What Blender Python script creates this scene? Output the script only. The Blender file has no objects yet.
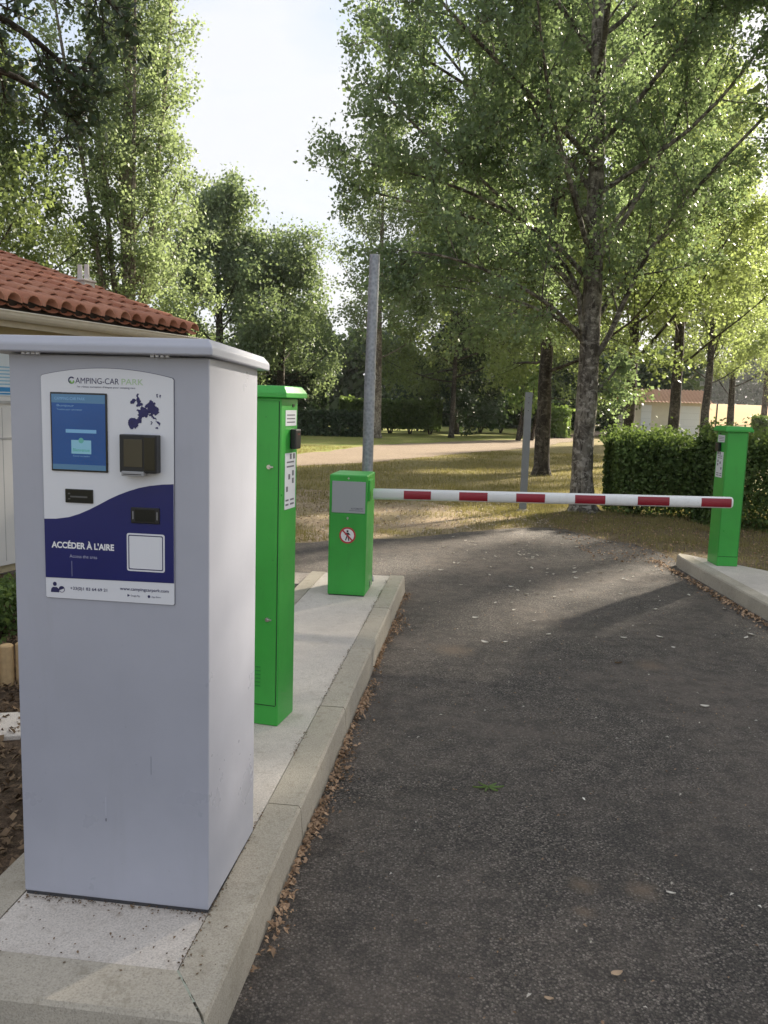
import bpy, bmesh, math, random
import numpy as np
from mathutils import Vector, Matrix

random.seed(7)
RS = np.random.RandomState
C = bpy.context.scene.collection
sc = bpy.context.scene
PI = math.pi

# ------------------------------------------------------------------ helpers
def tag(o, label=None, cat=None, group=None, kind=None):
    if label: o['label'] = label
    if cat: o['category'] = cat
    if group: o['group'] = group
    if kind: o['kind'] = kind
    return o

def thing(name, label, cat, loc=(0, 0, 0), rotz=0.0, group=None):
    o = bpy.data.objects.new(name, None)
    C.objects.link(o)
    o.empty_display_size = 0.2
    o.location = loc
    o.rotation_euler = (0, 0, rotz)
    return tag(o, label, cat, group)

def obj(name, bm, m, parent=None, smooth=False):
    me = bpy.data.meshes.new(name)
    bm.normal_update()
    bm.to_mesh(me); bm.free()
    if smooth:
        for p in me.polygons: p.use_smooth = True
    return link(name, me, m, parent)

def link(name, me, m, parent=None):
    o = bpy.data.objects.new(name, me)
    C.objects.link(o)
    if m is not None: me.materials.append(m)
    if parent is not None: o.parent = parent
    return o

def np_mesh(name, verts, faces, m, parent=None, smooth=False):
    """verts (N,3); faces list of arrays, each (K,n)"""
    me = bpy.data.meshes.new(name)
    verts = np.asarray(verts, dtype=np.float32)
    me.vertices.add(len(verts))
    me.vertices.foreach_set('co', verts.ravel())
    faces = [np.asarray(f, dtype=np.int32) for f in faces if len(f)]
    tot = sum(f.size for f in faces); nf = sum(len(f) for f in faces)
    me.loops.add(tot); me.polygons.add(nf)
    me.loops.foreach_set('vertex_index', np.concatenate([f.ravel() for f in faces]))
    ls, s = [], 0
    for f in faces:
        n = f.shape[1]
        ls.append(s + np.arange(len(f)) * n); s += f.size
    me.polygons.foreach_set('loop_start', np.concatenate(ls).astype(np.int32))
    if smooth: me.polygons.foreach_set('use_smooth', np.ones(nf, dtype=bool))
    me.update(calc_edges=True)
    return link(name, me, m, parent)

def add_bm(dst, src):
    me = bpy.data.meshes.new('tmp'); src.to_mesh(me); src.free()
    dst.from_mesh(me); bpy.data.meshes.remove(me)

def bx(bm, x0, x1, y0, y1, z0, z1, bev=0.0, seg=2):
    b = bmesh.new()
    bmesh.ops.create_cube(b, size=1.0)
    for v in b.verts:
        v.co = Vector((x0 + (v.co.x + .5) * (x1 - x0), y0 + (v.co.y + .5) * (y1 - y0), z0 + (v.co.z + .5) * (z1 - z0)))
    if bev > 0:
        bmesh.ops.bevel(b, geom=list(b.edges), offset=bev, segments=seg, profile=0.5, affect='EDGES')
    add_bm(bm, b)

def poly_prism(bm, pts, z0, z1, axis='z', off=0.0):
    """prism over polygon pts; axis z: pts=(x,y) extruded z0..z1; axis y: pts=(x,z) extruded along y z0..z1"""
    n = len(pts)
    def mk(p, t): return (p[0], p[1], t) if axis == 'z' else (p[0], t, p[1])
    a = [bm.verts.new(mk(p, z0)) for p in pts]
    b = [bm.verts.new(mk(p, z1)) for p in pts]
    fs = [bm.faces.new(a), bm.faces.new(b[::-1])]
    for i in range(n):
        fs.append(bm.faces.new((a[i], b[i], b[(i + 1) % n], a[(i + 1) % n])))
    bmesh.ops.recalc_face_normals(bm, faces=fs)

def cyl(bm, p0, p1, r0, r1=None, n=16, cap=True):
    r1 = r0 if r1 is None else r1
    p0, p1 = Vector(p0), Vector(p1)
    d = (p1 - p0).normalized()
    q = d.to_track_quat('Z', 'Y')
    A, B = [], []
    for i in range(n):
        t = 2 * PI * i / n
        v = q @ Vector((math.cos(t), math.sin(t), 0))
        A.append(bm.verts.new(p0 + v * r0)); B.append(bm.verts.new(p1 + v * r1))
    for i in range(n):
        bm.faces.new((A[i], A[(i + 1) % n], B[(i + 1) % n], B[i]))
    if cap:
        bm.faces.new(A[::-1]); bm.faces.new(B)

def rrect(x0, x1, z0, z1, r, n=4):
    pts = []
    for cx, cz, a0 in ((x1 - r, z1 - r, 0), (x0 + r, z1 - r, 90), (x0 + r, z0 + r, 180), (x1 - r, z0 + r, 270)):
        for k in range(n + 1):
            a = math.radians(a0 + 90 * k / n)
            pts.append((cx + r * math.cos(a), cz + r * math.sin(a)))
    return pts

def text_bm(bm, body, x0, x1, zb, y, h=None, bold=0.0, thick=0.0004):
    """text set flat on a plane facing -y: spans x0..x1 (or height h), baseline zb"""
    cu = bpy.data.curves.new('tmp_text', 'FONT')
    cu.body = body; cu.size = 1.0; cu.offset = bold
    o = bpy.data.objects.new('tmp_text', cu); C.objects.link(o)
    dg = bpy.context.evaluated_depsgraph_get()
    me = bpy.data.meshes.new_from_object(o.evaluated_get(dg))
    bpy.data.objects.remove(o); bpy.data.curves.remove(cu)
    xs = [v.co.x for v in me.vertices]
    w = max(xs) - min(xs); s = (x1 - x0) / w
    sy = s if h is None else h / 0.73
    for v in me.vertices:
        v.co = Vector((x0 + (v.co.x - min(xs)) * s, y, zb + v.co.y * sy))
    bm.from_mesh(me); bpy.data.meshes.remove(me)

# ------------------------------------------------------------------ materials
def nodes(m):
    m.use_nodes = True
    nt = m.node_tree
    return nt, nt.nodes, nt.links

def N(nt, t, **kw):
    n = nt.nodes.new(t)
    for k, v in kw.items():
        if k in n.inputs: n.inputs[k].default_value = v
        else: setattr(n, k, v)
    return n

def ramp(nt, fac, stops):
    r = nt.nodes.new('ShaderNodeValToRGB')
    e = r.color_ramp.elements
    while len(e) > len(stops): e.remove(e[-1])
    while len(e) < len(stops): e.new(0.5)
    for k, (p, c) in enumerate(stops):
        e[k].position = p
        e[k].color = (*c, 1) if not np.isscalar(c) else (c, c, c, 1)
    nt.links.new(fac, r.inputs[0])
    return r.outputs[0]

def noise(nt, scale, detail=4, rough=.55, vec=None, stretch=None, dist=0.0, coord='Object'):
    tc = nt.nodes.new('ShaderNodeTexCoord')
    src = tc.outputs[coord]
    if stretch:
        mp = nt.nodes.new('ShaderNodeMapping'); mp.inputs['Scale'].default_value = stretch
        nt.links.new(src, mp.inputs[0]); src = mp.outputs[0]
    n = N(nt, 'ShaderNodeTexNoise', Scale=scale, Detail=detail, Roughness=rough, Distortion=dist)
    nt.links.new(src, n.inputs['Vector'])
    return n.outputs['Fac']

def mix(nt, fac, a, b, mode='MIX'):
    m = nt.nodes.new('ShaderNodeMix'); m.data_type = 'RGBA'; m.blend_type = mode
    for s, i in ((fac, 0), (a, 6), (b, 7)):
        if hasattr(s, 'is_linked') or isinstance(s, bpy.types.NodeSocket): nt.links.new(s, m.inputs[i])
        elif i == 0: m.inputs[0].default_value = s
        else: m.inputs[i].default_value = (*s, 1)
    return m.outputs[2]

def bump(nt, h, strength=.3, dist=.01, nrm=None):
    b = N(nt, 'ShaderNodeBump', Strength=strength, Distance=dist)
    nt.links.new(h, b.inputs['Height'])
    if nrm is not None: nt.links.new(nrm, b.inputs['Normal'])
    return b.outputs[0]

def fin(m, col=None, rough=.5, metal=0.0, nrm=None, spec=None, coat=0.0):
    nt = m.node_tree
    p = nt.nodes['Principled BSDF']
    if col is not None:
        if isinstance(col, bpy.types.NodeSocket): nt.links.new(col, p.inputs['Base Color'])
        else: p.inputs['Base Color'].default_value = (*col, 1)
    if isinstance(rough, bpy.types.NodeSocket): nt.links.new(rough, p.inputs['Roughness'])
    else: p.inputs['Roughness'].default_value = rough
    p.inputs['Metallic'].default_value = metal
    if spec is not None: p.inputs['Specular IOR Level'].default_value = spec
    if coat: p.inputs['Coat Weight'].default_value = coat; p.inputs['Coat Roughness'].default_value = .12
    if nrm is not None: nt.links.new(nrm, p.inputs['Normal'])
    return m

def M(name):
    m = bpy.data.materials.new(name); m.use_nodes = True
    return m, m.node_tree

def paint(name, col, rough=.35, var=.12, dirt=(.25, .22, .17), dirt_amt=.25, orange=0.03, coat=0.0):
    m, nt = M(name)
    n1 = noise(nt, 2.2, 5, .6)
    c = mix(nt, ramp(nt, n1, [(.35, 0.0), (.7, 1.0)]), tuple(v * (1 - var) for v in col), tuple(min(1, v * (1 + var * .5)) for v in col))
    st = noise(nt, 5.0, 6, .7, stretch=(3, 3, .35))                # rain streaks
    c = mix(nt, ramp(nt, st, [(.56, 0.0), (.8, dirt_amt)]), c, dirt)
    sp = noise(nt, 70, 2, .5)
    c = mix(nt, ramp(nt, sp, [(.70, 0.0), (.76, dirt_amt)]), c, tuple(v * .6 for v in dirt))
    r = ramp(nt, noise(nt, 4, 5, .6), [(.3, rough * .8), (.75, min(1, rough * 1.5))])
    b = bump(nt, noise(nt, 160, 2, .5), .04, .002)
    return fin(m, c, r, 0, b, coat=coat)

def plain(name, col, rough=.5, metal=0, var=.15, scale=12):
    m, nt = M(name)
    n1 = noise(nt, scale, 4, .6)
    c = mix(nt, n1, tuple(v * (1 - var) for v in col), tuple(min(1, v * (1 + var)) for v in col))
    return fin(m, c, rough, metal)

def concrete(name, col, grain=.5, stain=(.12, .11, .08), stain_amt=.5, scale=1.0, patch=0.0):
    m, nt = M(name)
    big = noise(nt, 1.6 * scale, 6, .65)
    fine = noise(nt, 190 * scale, 3, .6)
    mid = noise(nt, 24 * scale, 5, .65)
    c = mix(nt, ramp(nt, big, [(.3, 0.0), (.7, 1.0)]), tuple(v * .78 for v in col), tuple(v * 1.1 for v in col))
    c = mix(nt, ramp(nt, fine, [(.32, grain), (.5, 0.0)]), c, tuple(v * .42 for v in col))
    c = mix(nt, ramp(nt, fine, [(.56, 0.0), (.70, grain * .6)]), c, tuple(min(1, v * 1.5) for v in col))
    c = mix(nt, ramp(nt, mid, [(.55, 0.0), (.75, stain_amt)]), c, stain)
    st2 = noise(nt, 3.1 * scale, 7, .7, dist=.6)
    c = mix(nt, ramp(nt, st2, [(.56, 0.0), (.72, stain_amt * .7)]), c, stain)
    b = bump(nt, fine, .5, .003)
    b = bump(nt, mid, .25, .006, b)
    return fin(m, c, .9, 0, b, spec=.25)

MAT = {}
MAT['kiosk'] = paint('grey_lilac_paint', (.405, .415, .480), .30, .07, (.24, .23, .22), .13)
MAT['green'] = paint('green_paint', (.040, .350, .048), .33, .14, (.03, .12, .03), .30)
MAT['white_vinyl'] = plain('white_vinyl', (.70, .71, .76), .3, 0, .03, 3)
MAT['navy'] = plain('navy_vinyl', (.013, .017, .125), .3, 0, .15, 5)
MAT['ink'] = plain('dark_ink', (.02, .02, .09), .45, 0, .1)
MAT['ink_grey'] = plain('grey_ink', (.12, .12, .15), .45, 0, .1)
MAT['ink_green'] = plain('green_ink', (.22, .48, .10), .45, 0, .1)
MAT['ink_white'] = plain('white_ink', (.78, .78, .80), .45, 0, .03)
MAT['ink_pale'] = plain('pale_ink', (.36, .37, .52), .45, 0, .03)
MAT['black'] = plain('black_plastic', (.012, .012, .014), .38, 0, .2)
MAT['blackgloss'] = plain('black_gloss', (.015, .016, .018), .12, 0, .1)
MAT['darkglass'] = plain('smoked_window', (.055, .05, .042), .12, 0, .2)
MAT['grey_plastic'] = plain('grey_plastic', (.30, .30, .31), .4, 0, .1)
MAT['plate'] = plain('grey_plate', (.33, .345, .36), .42, .2, .05, 4)
MAT['metal'] = plain('lock_steel', (.62, .62, .60), .28, 1.0, .1)
MAT['armwhite'] = paint('white_arm_paint', (.80, .80, .80), .3, .05, (.32, .30, .25), .25)
MAT['armred'] = paint('red_film', (.27, .012, .026), .35, .12, (.22, .05, .04), .3)
MAT['signred'] = plain('red_sign_film', (.42, .03, .04), .4, 0, .1)
MAT['rubber'] = plain('grey_rubber', (.16, .16, .16), .7)

def galv():
    m, nt = M('galvanised_steel')
    v = N(nt, 'ShaderNodeTexVoronoi', Scale=38.0)
    tc = nt.nodes.new('ShaderNodeTexCoord'); nt.links.new(tc.outputs['Object'], v.inputs['Vector'])
    c = mix(nt, ramp(nt, v.outputs['Distance'], [(.1, 0.0), (.8, 1.0)]), (.21, .225, .25), (.34, .355, .38))
    st = noise(nt, 6, 6, .7, stretch=(4, 4, .5))
    c = mix(nt, ramp(nt, st, [(.5, 0.0), (.75, .7)]), c, (.20, .20, .21))
    return fin(m, c, ramp(nt, noise(nt, 14, 4), [(.3, .38), (.7, .62)]), .55, bump(nt, noise(nt, 60), .08, .003))
MAT['galv'] = galv()
MAT['slab'] = concrete('slab_concrete', (.60, .545, .49), .55, (.29, .235, .18), .50)
MAT['kerb'] = concrete('kerb_concrete', (.44, .395, .325), .50, (.20, .17, .115), .55)
MAT['aggregate'] = concrete('aggregate_concrete', (.40, .35, .31), .75, (.16, .12, .09), .6, .45)

def asphalt():
    m, nt = M('asphalt')
    v = N(nt, 'ShaderNodeTexVoronoi', Scale=135.0); v.inputs['Randomness'].default_value = 1
    tc = nt.nodes.new('ShaderNodeTexCoord'); nt.links.new(tc.outputs['Object'], v.inputs['Vector'])
    cellc = N(nt, 'ShaderNodeSeparateColor'); nt.links.new(v.outputs['Color'], cellc.inputs[0])
    c = mix(nt, ramp(nt, cellc.outputs[0], [(.0, 0.0), (.5, .16), (.8, .42), (1.0, 1.0)]), (.140, .118, .104), (.62, .535, .465))
    fine = noise(nt, 420, 2, .6)
    c = mix(nt, ramp(nt, v.outputs['Distance'], [(.45, 0.0), (.75, .85)]), c, (.016, .015, .015))
    c = mix(nt, ramp(nt, fine, [(.4, .6), (.55, 0.0)]), c, (.020, .019, .019))
    big = noise(nt, .7, 7, .65, dist=.4)
    c = mix(nt, ramp(nt, big, [(.40, 0.0), (.64, .75)]), c, (.23, .19, .16))       # sandy dust
    b2 = noise(nt, 2.4, 6, .7)
    c = mix(nt, ramp(nt, b2, [(.60, 0.0), (.78, .55)]), c, (.15, .105, .075))
    b4 = noise(nt, 7.5, 6, .7)
    c = mix(nt, ramp(nt, b4, [(.40, .45), (.54, 0.0)]), c, (.060, .053, .048))
    c = mix(nt, ramp(nt, b4, [(.56, 0.0), (.74, .45)]), c, (.23, .19, .16))
    b3 = noise(nt, 1.1, 5, .6, dist=1.0)
    c = mix(nt, ramp(nt, b3, [(.58, 0.0), (.70, .5)]), c, (.05, .046, .044))        # darker worn patches
    for sx_, sy_, rad_ in ((.73, 2.62, .055), (.70, 2.47, .040), (.93, 2.60, .07), (1.75, 5.1, .12), (.50, 5.3, .16)):
        vm = N(nt, 'ShaderNodeVectorMath', operation='DISTANCE'); nt.links.new(tc.outputs['Object'], vm.inputs[0]); vm.inputs[1].default_value = (sx_, sy_, 0)
        ad_ = N(nt, 'ShaderNodeMath', operation='MULTIPLY_ADD'); nt.links.new(noise(nt, 22, 4, .7), ad_.inputs[0]); ad_.inputs[1].default_value = rad_ * 1.6
        nt.links.new(vm.outputs['Value'], ad_.inputs[2])
        c = mix(nt, ramp(nt, ad_.outputs[0], [(rad_ * .75, .75), (rad_ * 1.9, 0.0)]), c, (.30, .22, .155))
    fl = noise(nt, 55, 2, .5)
    c = mix(nt, ramp(nt, fl, [(.74, 0.0), (.79, .4)]), c, (.24, .20, .16))
    ve_ = N(nt, 'ShaderNodeTexVoronoi', Scale=.55, feature='DISTANCE_TO_EDGE')
    wv3 = nt.nodes.new('ShaderNodeVectorMath'); wv3.operation = 'ADD'
    nz = N(nt, 'ShaderNodeTexNoise', Scale=3.0, Detail=6.0, Roughness=.65)
    nt.links.new(tc.outputs['Object'], nz.inputs['Vector']); nt.links.new(tc.outputs['Object'], wv3.inputs[0]); nt.links.new(nz.outputs['Color'], wv3.inputs[1]); nt.links.new(wv3.outputs[0], ve_.inputs['Vector'])
    crk = ramp(nt, ve_.outputs['Distance'], [(.0, 1.0), (.0045, 0.0)])
    msk = ramp(nt, noise(nt, .6, 3), [(.50, 0.0), (.58, .75)])
    mm_ = N(nt, 'ShaderNodeMath', operation='MULTIPLY'); nt.links.new(crk, mm_.inputs[0]); nt.links.new(msk, mm_.inputs[1])
    c = mix(nt, mm_.outputs[0], c, (.012, .011, .010))
    h = N(nt, 'ShaderNodeMath', operation='MULTIPLY_ADD'); nt.links.new(v.outputs['Distance'], h.inputs[0])
    h.inputs[1].default_value = -.9; nt.links.new(fine, h.inputs[2])
    b = bump(nt, h.outputs[0], 1.0, .012)
    b = bump(nt, noise(nt, 5, 4), .25, .02, b)
    return fin(m, c, ramp(nt, big, [(.3, .62), (.7, .85)]), 0, b, spec=.4)
MAT['asphalt'] = asphalt()

def ground_mat():
    m, nt = M('dry_grass_ground')
    big = noise(nt, .16, 6, .62)
    mid = noise(nt, .9, 6, .68, dist=.5)
    fine = noise(nt, 26, 4, .7)
    c = mix(nt, ramp(nt, big, [(.40, 0.0), (.60, 1.0)]), (.27, .225, .105), (.145, .165, .050))
    c = mix(nt, ramp(nt, mid, [(.44, 0.0), (.64, .75)]), c, (.22, .165, .10))
    c = mix(nt, ramp(nt, fine, [(.35, .6), (.55, 0.0)]), c, (.07, .062, .025))
    c = mix(nt, ramp(nt, fine, [(.55, 0.0), (.75, .65)]), c, (.40, .34, .18))
    b = bump(nt, fine, .7, .03)
    b = bump(nt, noise(nt, 3, 5), .5, .08, b)
    return fin(m, c, .95, 0, b, spec=.1)
MAT['ground'] = ground_mat()

def earthy(name, a, b_, dark, light, s=20, spec=.1):
    m, nt = M(name)
    c = mix(nt, ramp(nt, noise(nt, .8, 6, .65, dist=.4), [(.38, 0.0), (.62, 1.0)]), a, b_)
    v = noise(nt, s, 5, .72)
    c = mix(nt, ramp(nt, v, [(.36, .8), (.50, 0.0)]), c, dark)
    c = mix(nt, ramp(nt, v, [(.56, 0.0), (.70, .8)]), c, light)
    f2 = noise(nt, s * 4, 3, .6)
    c = mix(nt, ramp(nt, f2, [(.36, .5), (.5, 0.0)]), c, tuple(x * .6 for x in dark))
    return fin(m, c, .95, 0, bump(nt, v, .7, .02), spec=spec)
MAT['gravel'] = earthy('gravel', (.42, .32, .23), (.36, .29, .17), (.16, .12, .085), (.58, .48, .37), 17)
MAT['path'] = earthy('path_gravel', (.30, .235, .175), (.27, .21, .155), (.19, .145, .105), (.38, .31, .24), 9)
MAT['lawn'] = earthy('green_lawn', (.21, .25, .06), (.30, .28, .10), (.11, .12, .035), (.40, .38, .16), 9)
MAT['shadelawn'] = earthy('dry_lawn', (.24, .205, .09), (.30, .24, .12), (.10, .085, .035), (.43, .36, .19), 14)
MAT['soil'] = earthy('soil', (.125, .085, .06), (.09, .065, .045), (.035, .026, .018), (.24, .17, .11), 34)
MAT['wheat'] = earthy('wheat', (.44, .30, .14), (.39, .265, .12), (.30, .20, .09), (.50, .36, .19), 3)

def bark(name, col, dark, light=None, scale=1.0):
    m, nt = M(name)
    fis = noise(nt, 7 * scale, 7, .72, stretch=(2.2, 2.2, .55), dist=.8)
    big = noise(nt, 1.5 * scale, 5, .6, stretch=(1, 1, .6))
    ring = noise(nt, 5 * scale, 4, .6, stretch=(.4, .4, 4.5))
    c = mix(nt, ramp(nt, big, [(.42, 0.0), (.58, 1.0)]), col, tuple(v * .5 for v in col))
    c = mix(nt, ramp(nt, fis, [(.38, .95), (.53, 0.0)]), c, dark)
    if light:
        pt = noise(nt, 9 * scale, 6, .7, stretch=(1, 1, 1.3), dist=.6)
        c = mix(nt, ramp(nt, pt, [(.50, 0.0), (.62, .8)]), c, light)
    c = mix(nt, ramp(nt, ring, [(.28, .35), (.38, 0.0)]), c, dark)
    sc2 = noise(nt, 2.2 * scale, 5, .65, stretch=(1, 1, .7), dist=1.0)
    c = mix(nt, ramp(nt, sc2, [(.52, 0.0), (.60, .8)]), c, dark)
    b = bump(nt, fis, .9, .04)
    return fin(m, c, .92, 0, b, spec=.15)
MAT['bark'] = bark('poplar_bark', (.235, .212, .178), (.040, .033, .027), (.44, .41, .36))
MAT['bark_dark'] = bark('dark_bark', (.088, .076, .062), (.026, .022, .018), (.17, .15, .125))
MAT['bark_pale'] = bark('pale_bark', (.30, .26, .21), (.08, .06, .05), (.42, .38, .32))

def leaf_mat(name, dark, light, trans=.42, tcol=None, clump=.35, rough=.45, spec=.35):
    m, nt = M(name)
    g = nt.nodes.new('ShaderNodeNewGeometry')
    rnd = g.outputs['Random Per Island']
    cl = noise(nt, clump, 3, .6)
    c = mix(nt, rnd, dark, light)
    c = mix(nt, ramp(nt, cl, [(.4, 0.0), (.62, .6)]), c, tuple(v * 1.3 for v in light))
    p = nt.nodes['Principled BSDF']
    nt.links.new(c, p.inputs['Base Color'])
    p.inputs['Roughness'].default_value = rough
    p.inputs['Specular IOR Level'].default_value = spec
    t = nt.nodes.new('ShaderNodeBsdfTranslucent')
    tc = tcol or tuple(min(1, v * 2.2) for v in light)
    tcn = mix(nt, rnd, tuple(v * .65 for v in tc), tc)
    nt.links.new(tcn, t.inputs['Color'])
    ms = nt.nodes.new('ShaderNodeMixShader'); ms.inputs[0].default_value = trans
    nt.links.new(p.outputs[0], ms.inputs[1]); nt.links.new(t.outputs[0], ms.inputs[2])
    nt.links.new(ms.outputs[0], nt.nodes['Material Output'].inputs['Surface'])
    return m
LEAF = {}
LEAF['poplar'] = leaf_mat('poplar_leaves', (.092, .142, .088), (.158, .208, .124), .48, (.34, .46, .18), .5)
LEAF['row'] = leaf_mat('row_poplar_leaves', (0.1, 0.135, 0.052), (0.17, 0.205, 0.08), 0.5, (0.46, 0.56, 0.18), 0.4)
LEAF['tall'] = leaf_mat('tall_poplar_leaves', (.120, .170, .090), (.185, .235, .120), .48, (.40, .50, .21), .5)
LEAF['lime'] = leaf_mat('lime_leaves', (0.07, 0.108, 0.046), (0.12, 0.16, 0.066), 0.45, (0.3, 0.38, 0.11), 0.5)
LEAF['dark'] = leaf_mat('dark_oak_leaves', (.085, .128, .076), (.140, .188, .105), .45, (.30, .39, .15), .35)
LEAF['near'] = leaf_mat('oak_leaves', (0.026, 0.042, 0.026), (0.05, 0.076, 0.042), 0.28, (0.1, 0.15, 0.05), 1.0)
LEAF['pale'] = leaf_mat('birch_leaves', (0.1, 0.14, 0.082), (0.16, 0.2, 0.115), 0.45, (0.32, 0.4, 0.17), 0.5)
LEAF['conifer'] = leaf_mat('dark_understory', (0.026, 0.048, 0.026), (0.05, 0.08, 0.04), 0.25, (0.09, 0.14, 0.05), 0.6)
LEAF['hedge'] = leaf_mat('hedge_leaves', (.055, .092, .036), (.118, .172, .060), .34, (.24, .34, .08), 1.6, .6, .15)
LEAF['bright'] = leaf_mat('bright_leaves', (.10, .17, .05), (.17, .25, .08), .4, (.30, .42, .10), .6)
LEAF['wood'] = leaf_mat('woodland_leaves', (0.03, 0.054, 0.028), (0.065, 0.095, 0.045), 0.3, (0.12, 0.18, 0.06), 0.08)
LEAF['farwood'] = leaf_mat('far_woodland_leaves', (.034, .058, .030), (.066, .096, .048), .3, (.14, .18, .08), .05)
LEAF['grass'] = leaf_mat('grass_blades', (.16, .15, .055), (.34, .29, .13), .35, (.38, .34, .12), .6, .7, .1)
LEAF['straw'] = leaf_mat('dry_litter', (.13, .080, .050), (.46, .31, .20), .1, (.4, .25, .1), 5, .8, .1)
LEAF['paleleaf'] = leaf_mat('pale_fallen_leaf', (.50, .45, .38), (.74, .70, .62), .1, (.4, .3, .2), 5, .7, .1)
LEAF['tanleaf'] = leaf_mat('tan_fallen_leaf', (.40, .28, .18), (.58, .43, .30), .1, (.4, .3, .2), 5, .75, .1)
LEAF['mulch'] = leaf_mat('mulch', (.05, .035, .024), (.20, .14, .09), .05, (.2, .12, .06), 5, .9, .05)

# ------------------------------------------------------------------ camera
p_, r_, f_, H_ = .1332, .0306, 811.7, 1.6412
F = Vector((0, math.cos(p_), -math.sin(p_)))
U0 = Vector((0, math.sin(p_), math.cos(p_)))
X0 = Vector((1, 0, 0))
Rv = math.cos(r_) * X0 + math.sin(r_) * U0
Uv = -math.sin(r_) * X0 + math.cos(r_) * U0
cd = bpy.data.cameras.new('camera')
cam = bpy.data.objects.new('camera', cd); C.objects.link(cam)
m3 = Matrix((Rv, Uv, -F)).transposed()
cam.matrix_world = Matrix.Translation((0, 0, H_)) @ m3.to_4x4()
cd.sensor_fit = 'VERTICAL'; cd.sensor_height = 36.0; cd.sensor_width = 27.0
cd.lens = f_ * 36.0 / 1024.0
cd.clip_start = .05; cd.clip_end = 2000
sc.camera = cam

# ------------------------------------------------------------------ light
SUN_EL, SUN_AZ = math.radians(27), math.radians(43)     # azimuth measured from +Y towards +X
S = Vector((math.sin(SUN_AZ) * math.cos(SUN_EL), math.cos(SUN_AZ) * math.cos(SUN_EL), math.sin(SUN_EL)))
ld = bpy.data.lights.new('sun', 'SUN'); lo = bpy.data.objects.new('sun', ld); C.objects.link(lo)
lo.rotation_euler = S.to_track_quat('Z', 'Y').to_euler()
lo.location = (20, 20, 30)
ld.energy = 4.8; ld.angle = math.radians(2.2); ld.color = (1.0, .90, .74)

w = bpy.data.worlds.new('World'); sc.world = w; w.use_nodes = True
nt = w.node_tree
bg = nt.nodes['Background']; bg.inputs['Strength'].default_value = .10
sky = nt.nodes.new('ShaderNodeTexSky'); sky.sky_type = 'NISHITA'; sky.sun_disc = False
sky.sun_elevation = SUN_EL; sky.sun_rotation = SUN_AZ; sky.air_density = 1.0; sky.dust_density = 3.0; sky.ozone_density = 1.0
tc = nt.nodes.new('ShaderNodeTexCoord')
mp = nt.nodes.new('ShaderNodeMapping'); mp.inputs['Scale'].default_value = (1.2, 1.2, 3.2)
nt.links.new(tc.outputs['Generated'], mp.inputs[0])
cn = N(nt, 'ShaderNodeTexNoise', Scale=1.7, Detail=7.0, Roughness=.55, Distortion=.5)
nt.links.new(mp.outputs[0], cn.inputs['Vector'])
cf = ramp(nt, cn.outputs['Fac'], [(.34, .82), (.60, .98)])
cc = ramp(nt, cn.outputs['Fac'], [(.36, (2.1, 2.4, 2.9)), (.56, (2.95, 3.0, 3.1))])
nt.links.new(mix(nt, cf, sky.outputs[0], cc), bg.inputs['Color'])

# ------------------------------------------------------------------ setting: ground sheets
def sheet(name, pts, z, m, jitter=0.0, step=.35, seed=1, label=None):
    r = random.Random(seed)
    out = []
    n = len(pts)
    for i in range(n):
        a, b = Vector(pts[i]), Vector(pts[(i + 1) % n])
        k = max(1, int((b - a).length / step)) if jitter else 1
        k = min(k, 160)
        for j in range(k):
            q = a.lerp(b, j / k)
            if jitter and j: q = q + Vector((r.gauss(0, jitter), r.gauss(0, jitter)))
            out.append(q)
    bm = bmesh.new()
    from mathutils.geometry import delaunay_2d_cdt
    vv, _e, ff, *_ = delaunay_2d_cdt([Vector((q.x, q.y)) for q in out], [(i, (i + 1) % len(out)) for i in range(len(out))], [], 1, 1e-5)
    vs = [bm.verts.new((q.x, q.y, 0)) for q in vv]
    for t_ in ff:
        f = bm.faces.new([vs[i] for i in t_]); f.normal_update()
        if f.normal.z < 0: f.normal_flip()
    o = obj(name, bm, m)
    o.location.z = z
    return tag(o, kind='structure')

bm = bmesh.new()
vs = [bm.verts.new(v) for v in ((-400, -60, 0), (400, -60, 0), (400, 500, 0), (-400, 500, 0))]
bm.faces.new(vs)
g = obj('ground', bm, MAT['ground']); g.location.z = -.012; tag(g, kind='structure')

sheet('lawn', [(-60, 30), (-2.8, 29), (3, 33), (9, 46), (18, 63), (30, 80), (30, 60), (18.5, 44), (9.6, 31), (6, 22), (4.5, 14.0), (2.2, 12.2), (1.9, 13.2), (-.07, 14.0), (-1.6, 15.5), (-9, 15.6), (-60, 15)], -.008, MAT['shadelawn'], .10, .6, 3)
sheet('grass_strip', [(-60, 23), (-2.66, 24.6), (-.43, 31.5), (3.2, 36.8), (7.7, 42.6), (16.7, 63), (19, 95), (-60, 95)], -.004, MAT['lawn'], .12, .7, 4)
sheet('path', [(-60, 16.0), (-2.2, 20.6), (-.3, 22.7), (2.4, 27.7), (5.96, 33.4), (13.5, 51.5), (26, 80), (29, 80), (16.7, 63.7), (7.66, 43.1), (3.2, 37.3), (-.43, 32.0), (-2.66, 25.2), (-8, 22.5), (-60, 20)], 0.0, MAT['path'], .12, .6, 5)
sheet('gravel_patch', [(-6, 8.6), (-.97, 9.0), (.6, 9.6), (2.05, 10.7), (2.3, 11.3), (1.7, 12.4), (.8, 13.6), (-.6, 14.9), (-2.4, 15.3), (-7, 14.9)], .002, MAT['gravel'], .11, .3, 6)
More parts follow.
